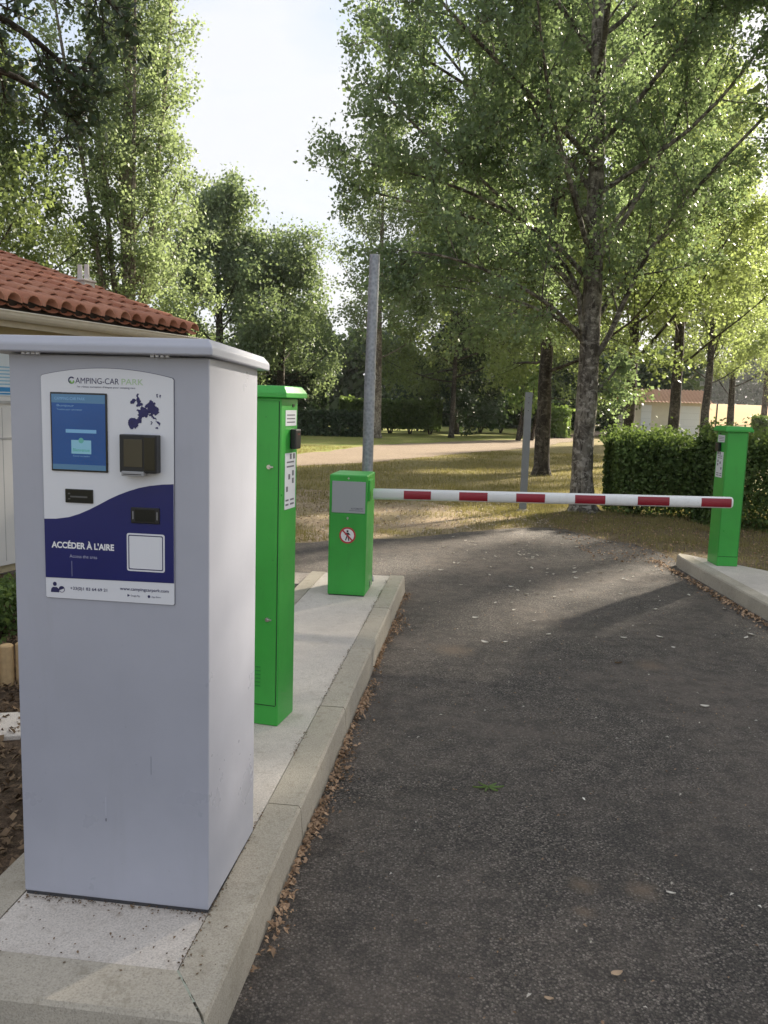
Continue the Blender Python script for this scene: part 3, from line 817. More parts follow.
# arm: oval tube in the barrier's frame
inv = (Matrix.Translation(bc) @ Matrix.Rotation(-th, 4, 'Z')).inverted()
A0, A1 = inv @ Vector((-.085, 6.235, .945)), inv @ Vector((2.575, 5.975, .990))
ad = (A1 - A0); AL = ad.length; ad.normalize()
side = ad.cross(Vector((0, 0, 1))).normalized(); upv = side.cross(ad)
def oval(k, n=20, grow=0.0):
    t = 2 * PI * k / n
    c_, s_ = math.cos(t), math.sin(t)
    return side * ((.034 + grow) * math.copysign(abs(c_) ** .75, c_)) + upv * ((.0425 + grow) * math.copysign(abs(s_) ** .85, s_))
bm = bmesh.new()
rings = [(0, 1), (AL - .02, 1), (AL - .006, .93), (AL, .75)]
Rr = [[bm.verts.new(A0 + ad * l + oval(k) * s) for k in range(20)] for l, s in rings]
for ra, rb in zip(Rr[:-1], Rr[1:]):
    for k in range(20): bm.faces.new((ra[k], ra[(k + 1) % 20], rb[(k + 1) % 20], rb[k]))
bm.faces.new(Rr[0]); bm.faces.new(Rr[-1])
bmesh.ops.recalc_face_normals(bm, faces=bm.faces)
arm = obj('arm', bm, MAT['armwhite'], bar, True)
# six red films on both flat sides, measured along the arm
def lx(px):   # fraction along the arm (photo measurements of the film edges)
    return (px - 372.0) / (733.0 - 372.0) * AL
for x0, x1 in ((404, 432), (461, 490), (519, 548), (578, 608), (640, 671), (702, 731)):
    bm = bmesh.new()
    for sgn in (1, -1):
        rows = []
        for l in (lx(x0), lx(x1)):
            row = []
            for k in range(7):
                t = math.radians(-44 + 88 * k / 6)
                c_, s_ = math.cos(t), math.sin(t)
                row.append(bm.verts.new(A0 + ad * l + side * (sgn * .0352 * abs(c_) ** .75) + upv * (.0437 * math.copysign(abs(s_) ** .85, s_))))
            rows.append(row)
        for k in range(6): bm.faces.new((rows[0][k], rows[0][k + 1], rows[1][k + 1], rows[1][k]))
    bmesh.ops.recalc_face_normals(bm, faces=bm.faces)
    obj('red_stripe', bm, MAT['armred'], arm, True)
# hub where the arm leaves the housing
bm = bmesh.new()
bx(bm, BW / 2 - .012, BW / 2 + .016, -BD / 2 + .03, -BD / 2 + .20, .745, .905, .005)
obj('arm_socket', bm, MAT['green'], bar)
bm = bmesh.new(); bx(bm, BW / 2 - .001, BW / 2 + .012, .03, .07, .03, .075, .003)
obj('side_latch', bm, MAT['metal'], bar)

# ------------------------------------------------------------------ poles
pole = thing('steel_pole', 'tall round galvanised steel pole rising behind the green barrier housing', 'pole', (-.150, 6.80, HK - .004))
bm = bmesh.new()
cyl(bm, (0, 0, 0), (0, 0, 1.72), .046, .0455, 24)
obj('lower_tube', bm, MAT['galv'], pole, False)
bm = bmesh.new()
n = 24; o1 = []; i1 = []
cyl(bm, (0, 0, 1.70), (.012, 0, 2.685), .0435, .0425, 24, cap=False)
cyl(bm, (.012, 0, 2.685), (.0118, 0, 2.60), .0425, .036, 24, cap=True)
obj('upper_tube', bm, MAT['galv'], pole)
bm = bmesh.new(); cyl(bm, (0, 0, 1.690), (0, 0, 1.722), .0485, .0475, 24)
obj('collar', bm, MAT['galv'], pole)
bm = bmesh.new(); bx(bm, -.08, .08, -.08, .08, 0, .010, .002)
for sx in (-.06, .06):
    for sy in (-.06, .06): cyl(bm, (sx, sy, .01), (sx, sy, .028), .011, .011, 6)
obj('foot_plate', bm, MAT['galv'], pole)

sp = thing('sign_post', 'short bare galvanised post standing in the dry grass behind the arm', 'post', (2.215, 12.88, -.005), .12)
bm = bmesh.new()
prof = [(-.055, -.02), (.055, -.02), (.055, .02), (.048, .02), (.048, -.013), (-.048, -.013), (-.048, .02), (-.055, .02)]
poly_prism(bm, prof, 0, 1.885)
obj('channel', bm, plain('dull_zinc', (.24, .25, .255), .55, .3, .15), sp)
for z in (1.60, 1.72, 1.80):
    bm = bmesh.new(); cyl(bm, (0, -.0195, z), (0, -.0235, z), .007, .007, 8)
    obj('bolt_hole', bm, MAT['black'], sp)
bm = bmesh.new()
cyl(bm, (0, 0, 0), (0, 0, .035), .12, .08, 12); obj('footing', bm, MAT['aggregate'], sp)

# ------------------------------------------------------------------ foliage toolkit
class Veg:
    def __init__(self, seed):
        self.r = RS(seed); self.tv = []; self.tf = []; self.nv = 0
        self.tw0 = []; self.tw1 = []; self.tn = []
    def tube(self, pts, rad, n):
        pts = np.asarray(pts, float); rad = np.asarray(rad, float)
        d = np.gradient(pts, axis=0); d /= np.linalg.norm(d, axis=1)[:, None] + 1e-9
        ref = np.array([1., 0, 0]) if abs(d[0, 0]) < .8 else np.array([0, 1., 0])
        u = np.cross(d, ref); u /= np.linalg.norm(u, axis=1)[:, None] + 1e-9
        v = np.cross(d, u)
        a = np.arange(n) * 2 * PI / n
        ringv = pts[:, None, :] + rad[:, None, None] * (u[:, None, :] * np.cos(a)[None, :, None] + v[:, None, :] * np.sin(a)[None, :, None])
        k = len(pts); base = self.nv
        self.tv.append(ringv.reshape(-1, 3)); self.nv += k * n
        i = np.arange(k - 1)[:, None] * n; j = np.arange(n)[None, :]; j2 = (j + 1) % n
        self.tf.append(np.stack([base + i + j, base + i + j2, base + i + n + j2, base + i + n + j], -1).reshape(-1, 4))
        return pts
    def path(self, p0, d, L, n=8, up=0.0, wob=.06):
        p = np.array(p0, float); d = np.array(d, float); d /= np.linalg.norm(d)
        out = [p.copy()]
        for _ in range(n):
            d = d + np.array([0, 0, up / n]) + self.r.normal(0, wob, 3); d /= np.linalg.norm(d)
            p = p + d * L / n; out.append(p.copy())
        return np.array(out)
    def twig(self, a, b, n): self.tw0.append(a); self.tw1.append(b); self.tn.append(n)
    def grow(self, pts, r0, sub_n, sub_len, twig_n, twig_len, leaf_n, t0=.25, up=.25, sides=4, spread=(35, 70), twig_geo=False, wob=.08, end_r=.25):
        """limb given by pts: side shoots with twigs"""
        r = self.r; k = len(pts) - 1; L = np.linalg.norm(pts[-1] - pts[0])
        for s in range(sub_n):
            t = t0 + (1 - t0) * ((s + r.rand()) / sub_n)
            f = t * k; i = min(int(f), k - 1); p = pts[i] + (pts[i + 1] - pts[i]) * (f - i)
            d = pts[min(i + 1, k)] - pts[max(i - 1, 0)]; d /= np.linalg.norm(d)
            sd = self.spread(d, *spread)
            sl = sub_len * (1.15 - .65 * t) * (.7 + .6 * r.rand())
            sp_ = self.path(p, sd, sl, 4, up, wob)
            rr = r0 * (1 - t * .8) * .42
            if sides: self.tube(sp_, np.linspace(max(rr, .006), .004, 5), sides)
            for q in range(twig_n):
                tt = .15 + .85 * (q + r.rand()) / twig_n
                g_ = tt * 4; ii = min(int(g_), 3); b = sp_[ii] + (sp_[ii + 1] - sp_[ii]) * (g_ - ii)
                td = self.spread(sd, 20, 65) + np.array([0, 0, up * .3])
                e = b + td * twig_len * (.6 + .8 * r.rand())
                self.twig(b, e, leaf_n)
                if twig_geo: self.tube(np.array([b, (b + e) / 2 + r.normal(0, .01, 3), e]), [.006, .004, .002], 3)
        self.twig(pts[-2], pts[-1], leaf_n * 2)
    def spread(self, d, a0, a1):
        r = self.r
        ref = r.normal(0, 1, 3); u = np.cross(d, ref); u /= np.linalg.norm(u) + 1e-9
        a = math.radians(a0 + (a1 - a0) * r.rand())
        return d * math.cos(a) + u * math.sin(a)
    def leaves(self, size, jit, var=.5, flat=.0, aspect=.8, extra=None):
        r = self.r
        a = np.array(self.tw0); b = np.array(self.tw1); n = np.array(self.tn)
        if len(n):
            idx = np.repeat(np.arange(len(n)), n)
            t = r.rand(len(idx))[:, None]
            c = a[idx] + (b[idx] - a[idx]) * t + r.normal(0, jit, (len(idx), 3))
        else: c = np.zeros((0, 3))
        if extra is not None: c = np.concatenate([c, extra])
        return leaf_quads(c, size, r, var, flat, aspect)
    def wood(self, name, m, parent):
        return np_mesh(name, np.concatenate(self.tv), self.tf, m, parent, True)

def leaf_quads(c, size, r, var=.35, flat=0.0, aspect=.8):
    m = len(c)
    a = r.normal(0, 1, (m, 3)); a[:, 2] *= (1 - flat); a[:, 2] -= .25 * (1 - flat); a /= np.linalg.norm(a, axis=1)[:, None]
    q = r.normal(0, 1, (m, 3)); q[:, 2] *= (1 - flat)
    b = np.cross(a, q) if not flat else np.cross(np.array([[0, 0, 1.]]) + r.normal(0, .25, (m, 3)), a)
    b /= np.linalg.norm(b, axis=1)[:, None] + 1e-9
    s = (size * (1 + var * r.uniform(-1, 1, m)))[:, None]
    nrm = np.cross(a, b)
    k = .12 * s * r.uniform(-1, 1, (m, 1))
    v = np.stack([c - a * s * .5, c + b * s * .5 * aspect - a * s * .08 + nrm * k, c + a * s * .55, c - b * s * .5 * aspect - a * s * .08 + nrm * k], 1).reshape(-1, 3)
    f = np.arange(m * 4).reshape(-1, 4)
    return v, [f]

def lerp(a, b, t): return a + (b - a) * t

def make_tree(name, label, cat, base, height, r0, leafm, barkm, seed, z0=.2, limbs=24, ang=(62, 25), length=(4.0, 1.2), sub=(7, 1.3), twig=(7, .45), leaf_n=10, leaf=.07, jit=.07,
              up=.5, trunk=None, forks=(), group=None, sides=(10, 6, 3), lean=(0, 0), trunk_wob=.02, profile=None, flat=0, twig_geo=False, spreadlen=None, crown_mod=None, t0=.25):
    t = thing(name, label, cat, base, 0, group)
    v = Veg(seed); r = v.r
    if trunk is None:
        k = 14
        zz = np.linspace(0, height, k + 1)
        pts = np.stack([lean[0] * (zz / height) ** 1.3 + np.cumsum(r.normal(0, trunk_wob, k + 1)), lean[1] * (zz / height) ** 1.3 + np.cumsum(r.normal(0, trunk_wob, k + 1)), zz], 1)
        pts[:, :2] -= pts[0, :2]
        rad = r0 * (1 - .93 * (zz / height)) + .01; rad[0] *= 1.35
        pts = np.insert(pts, 1, pts[0] + [0, 0, .25], 0); rad = np.insert(rad, 1, r0 * 1.05)
    else: pts, rad = trunk
    v.tube(pts, rad, sides[0])
    cz = pts[:, 2]
    ga = r.rand() * 6.28
    for i in range(limbs):
        f = (i + r.rand() * .8) / limbs
        z = lerp(z0 * height, height * .97, f)
        p = np.array([np.interp(z, cz, pts[:, 0]), np.interp(z, cz, pts[:, 1]), z])
        ga += 2.4 + r.normal(0, .35)
        an = math.radians(lerp(ang[0], ang[1], f) + r.normal(0, 7))
        d = np.array([math.cos(ga) * math.sin(an), math.sin(ga) * math.sin(an), math.cos(an)])
        L = lerp(length[0], length[1], f ** 1.1) * (.75 + .5 * r.rand())
        if profile: L *= profile(f)
        lp = v.path(p, d, L, 8, up, .07)
        lr = max(.012, min(np.interp(z, cz, rad) * .55, .0085 * L + .007))
        v.tube(lp, np.linspace(lr, .008, 9), sides[1])
        v.grow(lp, lr, sub[0], sub[1] * (L / max(length[0], .1)) ** .5, twig[0], twig[1], leaf_n, up=up * .6, sides=sides[2], twig_geo=twig_geo, t0=t0)
    for (pp_, rr_, ns, sl) in forks:
        pp_ = np.asarray(pp_, float)
        v.tube(pp_, np.linspace(rr_, .012, len(pp_)), sides[1] + 2)
        v.grow(pp_, rr_, ns, sl, twig[0], twig[1], leaf_n, up=up * .6, sides=sides[2], t0=.22, twig_geo=twig_geo)
    v.wood('trunk', barkm, t)
    ve, fa = v.leaves(leaf, jit, flat=flat)
    np_mesh('crown', ve, fa, leafm, t)
    return t, v

def bez(pts, n=10):
    """smooth polyline through pts (Catmull-Rom)"""
    P = [np.array(p, float) for p in pts]; P = [2 * P[0] - P[1]] + P + [2 * P[-1] - P[-2]]
    out = []
    for i in range(1, len(P) - 2):
        for t in np.linspace(0, 1, n, endpoint=False):
            out.append(.5 * ((2 * P[i]) + (-P[i - 1] + P[i + 1]) * t + (2 * P[i - 1] - 5 * P[i] + 4 * P[i + 1] - P[i + 2]) * t * t + (-P[i - 1] + 3 * P[i] - 3 * P[i + 1] + P[i + 2]) * t ** 3))
    out.append(P[-2]); return np.array(out)

# ---- main poplar beside the road
mb = np.array([3.21, 13.0, -.02])
tp = np.array([(0, 0, 0), (-.015, 0, .12), (-.05, 0, .53), (-.06, .02, 1.1), (-.045, .03, 1.6), (-.05, .03, 2.3), (-.06, .04, 3.39), (-.07, .05, 4.15), (-.10, .05, 4.83), (-.15, .05, 6.28), (-.21, .1, 7.7), (-.25, .1, 10), (-.2, .0, 13), (-.1, 0, 16), (0, 0, 18)])
tr = np.array([.29, .22, .172, .162, .165, .158, .145, .136, .128, .112, .105, .085, .055, .03, .01])
tp_s = bez(tp, 4); tr_s = np.interp(tp_s[:, 2], tp[:, 2], tr) * (1 + RS(4).normal(0, .018, len(tp_s)))
def fk(pts): return bez([np.array(p) for p in pts], 4)
forks = [
    (fk([(.02, 0, 2.45), (.22, -.1, 2.85), (.62, -.3, 3.95), (1.30, -.5, 5.0), (2.4, -.8, 6.3), (3.1, -1.0, 7.4)]), .050, 15, 1.5),
    (fk([(-.08, 0, 2.5), (-.24, -.1, 3.0), (-.50, -.2, 3.75), (-1.8, -.4, 4.9), (-2.9, -.7, 5.6), (-3.5, -.9, 6.1)]), .044, 15, 1.5),
    (fk([(-.08, 0, 3.2), (-.6, .4, 3.9), (-1.5, .9, 4.6), (-2.7, 1.3, 5.0), (-3.9, 1.5, 5.3)]), .045, 16, 1.6),
    (fk([(.0, 0, 4.0), (.5, -.2, 4.9), (1.0, -.4, 6.1), (1.7, -.5, 7.6)]), .045, 12, 1.4),
    (fk([(-.1, 0, 4.3), (-.7, -.4, 5.2), (-1.6, -.9, 6.4), (-2.3, -1.2, 8.0)]), .045, 13, 1.5),
    (fk([(.03, .02, 1.9), (.3, .1, 2.15), (.55, .2, 2.5)]), .025, 2, .4),
    (fk([(0, .1, 3.0), (.8, 1.0, 4.0), (1.9, 1.9, 5.0), (2.9, 2.4, 5.8)]), .040, 12, 1.4),
    (fk([(-.08, .0, 2.6), (-.7, -.5, 3.1), (-1.5, -1.0, 3.45), (-2.4, -1.3, 3.7), (-3.2, -1.5, 3.75)]), .036, 13, 1.3),
    (fk([(-.1, 0, 4.9), (-.9, .2, 5.8), (-2.2, .3, 6.6), (-3.4, .2, 7.2)]), .045, 15, 1.6),
    (fk([(-.08, 0, 3.6), (-.9, -.1, 4.3), (-2.2, -.2, 4.9), (-3.6, -.3, 5.2)]), .042, 16, 1.5),
    (fk([(-.05, .1, 2.8), (-.7, 1.0, 3.3), (-1.6, 2.0, 3.7), (-2.6, 2.6, 3.9)]), .038, 13, 1.4),
]
make_tree('poplar_tree', 'large grey barked poplar standing beside the road behind the barrier arm', 'tree', mb, 17.5, .2, LEAF['poplar'], MAT['bark'], 11, z0=.22, limbs=46, ang=(56, 22), length=(4.7, 1.5),
          sub=(11, 1.25), twig=(9, .42), leaf_n=50, leaf=.056, jit=.075, up=.35, trunk=(tp_s, tr_s), forks=forks, sides=(18, 8, 4), twig_geo=True)

# ---- second tree behind it
make_tree('roadside_tree', 'dark trunked roadside tree just left of and behind the large poplar', 'tree', (3.85, 20.0, -.02), 10.5, .19, LEAF['lime'], MAT['bark_dark'], 12, z0=.24, limbs=26, ang=(84, 30), length=(4.4, 1.4),
          sub=(9, 1.5), twig=(8, .5), leaf_n=32, leaf=.082, jit=.12, up=.15, sides=(12, 6, 3))

# ---- the row of poplars behind the hedge
G = 'poplars in a row beyond the hedge'
rows = [((7.15, 24.2), 12.5, .17, 'nearest poplar of the row beyond the hedge, left of the white shed', 21, 4.6),
        ((9.50, 27.0), 13.0, .19, 'poplar of the row beyond the hedge standing in front of the shed roof', 22, 4.2),
        ((14.0, 36.0), 11.8, .19, 'poplar of the row beyond the hedge at the right end of the shed', 23, 3.7),
        ((18.5, 44.0), 10.5, .20, 'farthest poplar of the row, alone before the wheat field', 24, 4.0)]
for (x, y), h, r0, lab, sd, ln in rows:
    make_tree('poplar_tree', lab, 'tree', (x, y, -.02), h, r0, LEAF['row'], MAT['bark_dark'], sd, z0=.23, limbs=26, ang=(58, 18), length=(ln, 1.3), sub=(9, 1.5), twig=(7, .5), leaf_n=34, leaf=.092, jit=.14, up=.55,
              sides=(10, 5, 3), group=G)
make_tree('poplar_tree', 'tall pale tree at the right edge beyond the field corner', 'tree', (34.5, 75.0, .3), 22, .3, LEAF['pale'], MAT['bark_dark'], 25, z0=.16, limbs=26, ang=(50, 20), length=(5.5, 1.5), sub=(7, 1.9), twig=(6, .7), leaf_n=11, leaf=.24, jit=.22, up=.6, sides=(8, 4, 0))

# ---- middle distance
make_tree('birch_tree', 'slender pale trunked tree with thin airy crown behind the steel pole', 'tree', (-.45, 38.5, 0), 13.5, .20, LEAF['pale'], MAT['bark_pale'], 31, z0=.20, limbs=24, ang=(60, 22), length=(4.2, 1.2),
          sub=(6, 1.5), twig=(5, .6), leaf_n=22, leaf=.105, jit=.16, up=.5, sides=(10, 5, 3))
make_tree('lime_tree', 'broad leafy green tree beyond the path, left of the sign post', 'tree', (3.3, 41.5, 0), 11.0, .13, LEAF['lime'], MAT['bark_dark'], 32, z0=.22, limbs=30, ang=(85, 25), length=(5.6, 1.6), sub=(8, 1.9), twig=(7, .7), leaf_n=30, leaf=.135, jit=.2, up=.2, sides=(8, 4, 0))
make_tree('yew_tree', 'small dark evergreen tree with low spreading boughs past the path', 'tree', (4.0, 47.0, 0), 6.0, .16, LEAF['conifer'], MAT['bark_dark'], 33, z0=.15, limbs=26, ang=(92, 40), length=(3.6, .8), sub=(8, 1.3), twig=(6, .5), leaf_n=12, leaf=.2, jit=.18, up=.1, sides=(8, 4, 0))
make_tree('lime_tree', 'broad leafy green tree beyond the path, right of the sign post', 'tree', (9.5, 50.0, 0), 12.5, .26, LEAF['lime'], MAT['bark_dark'], 34, z0=.18, limbs=28, ang=(85, 28), length=(6.2, 1.8), sub=(8, 2.0), twig=(7, .8), leaf_n=28, leaf=.15, jit=.22, up=.2, sides=(8, 4, 0))
# ---- left middle: two dark round crowned trees
make_tree('oak_tree', 'taller dark green oak standing behind the end of the tiled roof', 'tree', (-8.2, 40.0, 0), 9.9, .3, LEAF['dark'], MAT['bark_dark'], 41, z0=.18, limbs=34, ang=(80, 25), length=(4.2, 1.9), sub=(9, 1.6), twig=(7, .7), leaf_n=22, leaf=.135, jit=.2, up=.3, sides=(9, 5, 3))
make_tree('oak_tree', 'rounder dark oak with visible forked limbs above the green terminal', 'tree', (-5.45, 41.5, 0), 8.2, .28, LEAF['dark'], MAT['bark_dark'], 42, z0=.20, limbs=30, ang=(72, 25), length=(3.9, 1.9), sub=(8, 1.5), twig=(6, .65), leaf_n=20, leaf=.125, jit=.18, up=.35, sides=(9, 6, 3))
# ---- tall many stemmed poplar behind the building, and its left neighbour
def tallforks(seed, n, h, spread):
    r = RS(seed); out = []
    for k in range(n):
        a = 2 * PI * k / n + r.normal(0, .3); s = spread * (.5 + .6 * r.rand())
        x, y = math.cos(a) * s, math.sin(a) * s
        out.append((fk([(0, 0, 1.2 + .3 * k), (x * .35, y * .35, h * .3), (x * .65, y * .65, h * .55), (x * .95, y * .95, h * .78), (x * 1.1, y * 1.1, h * (.9 + .15 * r.rand()))]), .10, 26, 1.25))
    return out
make_tree('poplar_tree', 'tall upright pale green poplar of many stems rising behind the tiled roof', 'tree', (-6.9, 22.0, 0), 15.0, .2, LEAF['tall'], MAT['bark_pale'], 51, z0=.10, limbs=26, ang=(42, 16), length=(3.6, 1.3), sub=(7, 1.1), twig=(6, .42), leaf_n=36, leaf=.076, jit=.12, up=.6,
          forks=tallforks(5, 6, 13.5, 1.75), sides=(10, 6, 3))
make_tree('ash_tree', 'mid green bushy tree above the tiled roof at the left edge', 'tree', (-9.6, 19.5, 0), 8.4, .22, LEAF['lime'], MAT['bark_dark'], 52, z0=.2, limbs=28, ang=(75, 25), length=(3.6, 1.4), sub=(8, 1.3), twig=(6, .5), leaf_n=28, leaf=.085, jit=.13, up=.35, sides=(8, 5, 3))

# ---- near oak whose boughs hang into the top left corner
def near_oak():
    t = thing('oak_tree', 'near oak whose dark leafy boughs hang into the top left corner', 'tree', (-4.6, 2.0, -.02))
    v = Veg(61); r = v.r
    tk = bez([(0, 0, 0), (-.05, 0, 1.0), (0, .1, 2.6), (.1, .3, 4.4), (.1, .4, 6.5), (0, .4, 9)], 5)
    v.tube(tk, np.interp(tk[:, 2], [0, .3, 3, 9], [.34, .25, .2, .05]), 14)
    def W(x, y, z): return np.array((x + 4.6, y - 2.0, z))
    boughs = [
        [W(-4.55, 2.1, 3.2), W(-4.3, 4.2, 4.2), W(-3.7, 6.0, 4.65), W(-3.1, 7.1, 4.6), W(-2.75, 7.6, 4.35)],
        [W(-4.5, 2.3, 3.9), W(-4.0, 4.4, 4.9), W(-3.3, 6.2, 5.35), W(-2.75, 7.3, 5.2), W(-2.4, 7.7, 4.95)],
        [W(-4.5, 2.2, 2.8), W(-4.4, 4.0, 3.7), W(-4.0, 6.0, 4.25), W(-3.3, 7.4, 4.35), W(-2.95, 7.8, 4.15)],
        [W(-4.5, 2.3, 4.6), W(-3.4, 4.2, 5.7), W(-2.4, 6.0, 5.95), W(-1.7, 7.2, 5.6)],
        [W(-4.5, 2.2, 5.6), W(-5.5, 3.5, 7.0), W(-6.2, 5.0, 7.6)],
        [W(-4.5, 2.2, 5.0), W(-5.6, 1.2, 6.6), W(-6.6, .4, 7.4)],
    ]
    for k, b in enumerate(boughs):
        pts = bez(b, 5)
        v.tube(pts, np.linspace(.075, .012, len(pts)), 7)
        v.grow(pts, .06, 11, .62, 5, .22, 9, t0=.60, up=-.1, sides=4, twig_geo=True, wob=.12)
    v.wood('trunk', MAT['bark_dark'], t)
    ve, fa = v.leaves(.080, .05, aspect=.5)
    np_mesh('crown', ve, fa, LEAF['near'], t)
near_oak()

# ---- trees out of the frame on the right: they throw the shade over the road
shade = [((10.5, 12.4), 13.5, 71, 9), ((14.9, 16.0), 15.0, 72, 11), ((8.6, 9.5), 11.0, 73, 17), ((12.4, 19.2), 12.0, 74, 4)]
for (x, y), h, sd, ln_ in shade:
    make_tree('poplar_tree', 'roadside poplar beyond the right hand kerb, outside the picture', 'tree', (x, y, 0), h, .22, LEAF['row'], MAT['bark_dark'], sd, z0=.12, limbs=26, ang=(62, 20), length=(4.4, 1.4), sub=(8, 1.5), twig=(6, .5), leaf_n=ln_, leaf=.16, jit=.15, up=.4, sides=(8, 5, 3), group='roadside poplars on the right')

# ---- bushes and hedges
def hedge_obj(name, label, cat, line, width, h, z0, n, leaf, leafm, seed, stems=3, rough=.10, group=None, taper=.0):
    """clipped hedge along a 2D polyline: leaves fill a rounded box, denser at its skin"""
    t = thing(name, label, cat, (line[0][0], line[0][1], 0), 0, group)
    r = RS(seed)
    P = np.array(line, float); O = P[0].copy(); P = P - O
    seg = np.linalg.norm(np.diff(P, axis=0), axis=1); cum = np.concatenate([[0], np.cumsum(seg)]); L = cum[-1]
    # sample skin-biased points in (s, w, z)
    s = r.rand(n) * L; wv_ = r.uniform(-1, 1, n); zv = r.rand(n)
    k = r.randint(0, 4, n)
    depth = np.minimum(r.exponential(.16, n), .9)
    wv_ = np.where(k == 0, -1 + depth, np.where(k == 1, 1 - depth, wv_))
    zv = np.where((k == 2) | (k == 3) & (r.rand(n) < .3), 1 - depth * .5, zv)
    e = r.rand(n) < .06; s = np.where(e, np.where(r.rand(n) < .5, depth * .5, L - depth * .5), s)
    lump = .5 + .5 * np.sin(s * 2.3 + seed) * np.sin(s * 5.1 + zv * 3) 
    hh = h * (1 + .035 * np.sin(s * 3.1 + seed) + .035 * np.sin(s * 7.7) + .02 * np.sin(s * 17))
    z = z0 + (hh - z0) * zv + r.normal(0, rough * .4, n)
    wloc = wv_ * width / 2 * (1 - taper * (1 - zv)) * (.84 + .22 * lump) * (1 - .28 * np.clip((zv - .72) / .28, 0, 1) ** 2) + r.normal(0, rough * .5, n)
    endround = np.clip(np.minimum(s, L - s) / (.25 * width + .001), .35, 1)
    wloc *= endround
    X = np.interp(s, cum, P[:, 0]); Y = np.interp(s, cum, P[:, 1])
    i = np.clip(np.searchsorted(cum, s) - 1, 0, len(seg) - 1)
    D = np.diff(P, axis=0) / seg[:, None]
    nx, ny = -D[i, 1], D[i, 0]
    c = np.stack([X + nx * wloc, Y + ny * wloc, np.maximum(z, .03)], 1)
    # sprigs: stray shoots above the clipped top
    ns = n // 14
    ss = r.rand(ns) * L; kk = np.clip(np.searchsorted(cum, ss) - 1, 0, len(seg) - 1)
    wl = r.uniform(-.5, .5, ns) * width
    sprig = np.stack([np.interp(ss, cum, P[:, 0]) - D[kk, 1] * wl, np.interp(ss, cum, P[:, 1]) + D[kk, 0] * wl, h + np.abs(r.normal(0, rough * .55, ns)) * (np.sin(ss * 4) > -.3)], 1)
    ve, fa = leaf_quads(np.concatenate([c, sprig]), leaf, r, .4)
    np_mesh('foliage', ve, fa, leafm, t)
    if stems:
        for q in range(stems):
            v = Veg(seed + 1 + q * 31)
            sx = (q + .5) / stems * L; p = np.array([np.interp(sx, cum, P[:, 0]), np.interp(sx, cum, P[:, 1]), -.02])
            for w_ in range(4):
                a = v.r.rand() * 6.28
                v.tube(v.path(p + [math.cos(a) * .06, math.sin(a) * .06, 0], (math.cos(a) * .35, math.sin(a) * .35, 1), h * .85, 5, .2, .08), np.linspace(.035 * h / 1.4, .01, 6), 5)
            v.wood('stem', MAT['bark_dark'], t)
    return t
hedge_obj('hedge', 'clipped dark green hedge between the large poplar and the green terminal post', 'hedge', [(3.62, 13.3), (4.4, 12.85), (5.35, 12.35)], 1.3, 1.12, .14, 42000, .050, LEAF['hedge'], 81, 2, .24, taper=.5)
hedge_obj('hedge', 'leafy dark hedge reaching to the ground behind the green terminal post', 'hedge', [(4.75, 12.3), (6.2, 11.4), (8.6, 10.2)], 1.4, 1.22, .02, 52000, .052, LEAF['hedge'], 82, 4, .24, taper=.15)
hedge_obj('hedge', 'low clipped hedge in front, left of the pale tree trunk', 'hedge', [(-9, 39.5), (-3.6, 39.4), (-.9, 39.6)], 1.2, 1.12, .02, 15000, .14, LEAF['conifer'], 83, 0, .12)
hedge_obj('hedge', 'taller clipped hedge behind the low one, around the pale tree trunk', 'hedge', [(-2.6, 45), (3.0, 45.5)], 1.6, 1.75, .3, 12000, .17, LEAF['hedge'], 84, 5, .14)
hedge_obj('hedge', 'shaded hedge on bare stems across the back of the lawn', 'hedge', [(1.2, 50.5), (6, 51), (13, 52.5)], 1.8, 1.9, .55, 15000, .19, LEAF['conifer'], 85, 9, .16)
hedge_obj('bush', 'sunlit bright green bush in the shade left of the large trunk', 'bush', [(8.9, 46.5), (10.4, 46.8)], 1.6, 1.5, .1, 3500, .18, LEAF['bright'], 86, 1, .3)
hedge_obj('bush', 'loose light green bush showing beyond the sign post top', 'bush', [(6.2, 40.5), (7.7, 41.5)], 1.9, 3.6, 1.6, 1700, .22, LEAF['bright'], 87, 2, .4)
hedge_obj('bush', 'low dark green bush before the wheat field', 'bush', [(22.4, 50), (25.8, 50.5)], 1.4, 1.35, .05, 5000, .17, LEAF['hedge'], 88, 2, .2)
hedge_obj('bush', 'round dark bush under the oaks behind the green terminal', 'bush', [(-6.8, 43), (-3.2, 43.6)], 2.6, 3.0, .1, 8000, .2, LEAF['conifer'], 89, 0, .3)

def mass(name, x0, x1, y0, y1, h, n, leaf, leafm, seed, zfun=lambda x, y: 0):
    r = RS(seed)
    x = r.uniform(x0, x1, n); y = r.uniform(y0, y1, n)
    top_ = h * (.72 + .18 * np.sin(x * .31 + seed) + .12 * np.sin(x * .83 + 1.3) + .06 * np.sin(x * 1.9))
    z = top_ * (1 - r.rand(n) ** 1.6)
    c = np.stack([x, y, z + zfun(x, y)], 1) + r.normal(0, .35 * leaf, (n, 3))
    ve, fa = leaf_quads(c, leaf, r, .45)
    o = np_mesh(name, ve, fa, leafm)
    tag(o, kind='stuff'); return o
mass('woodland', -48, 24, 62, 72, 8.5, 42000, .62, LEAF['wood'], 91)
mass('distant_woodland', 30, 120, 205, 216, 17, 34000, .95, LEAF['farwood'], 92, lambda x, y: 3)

# ------------------------------------------------------------------ left building
bd_ = Vector((.365, .931, 0)); bn_ = Vector((.931, -.365, 0))
bt = thing('building', 'low cream building with orange canal tile roof and gutter at the left edge', 'building', (-2.236, 9.517, 0), math.atan2(-.365, .931))
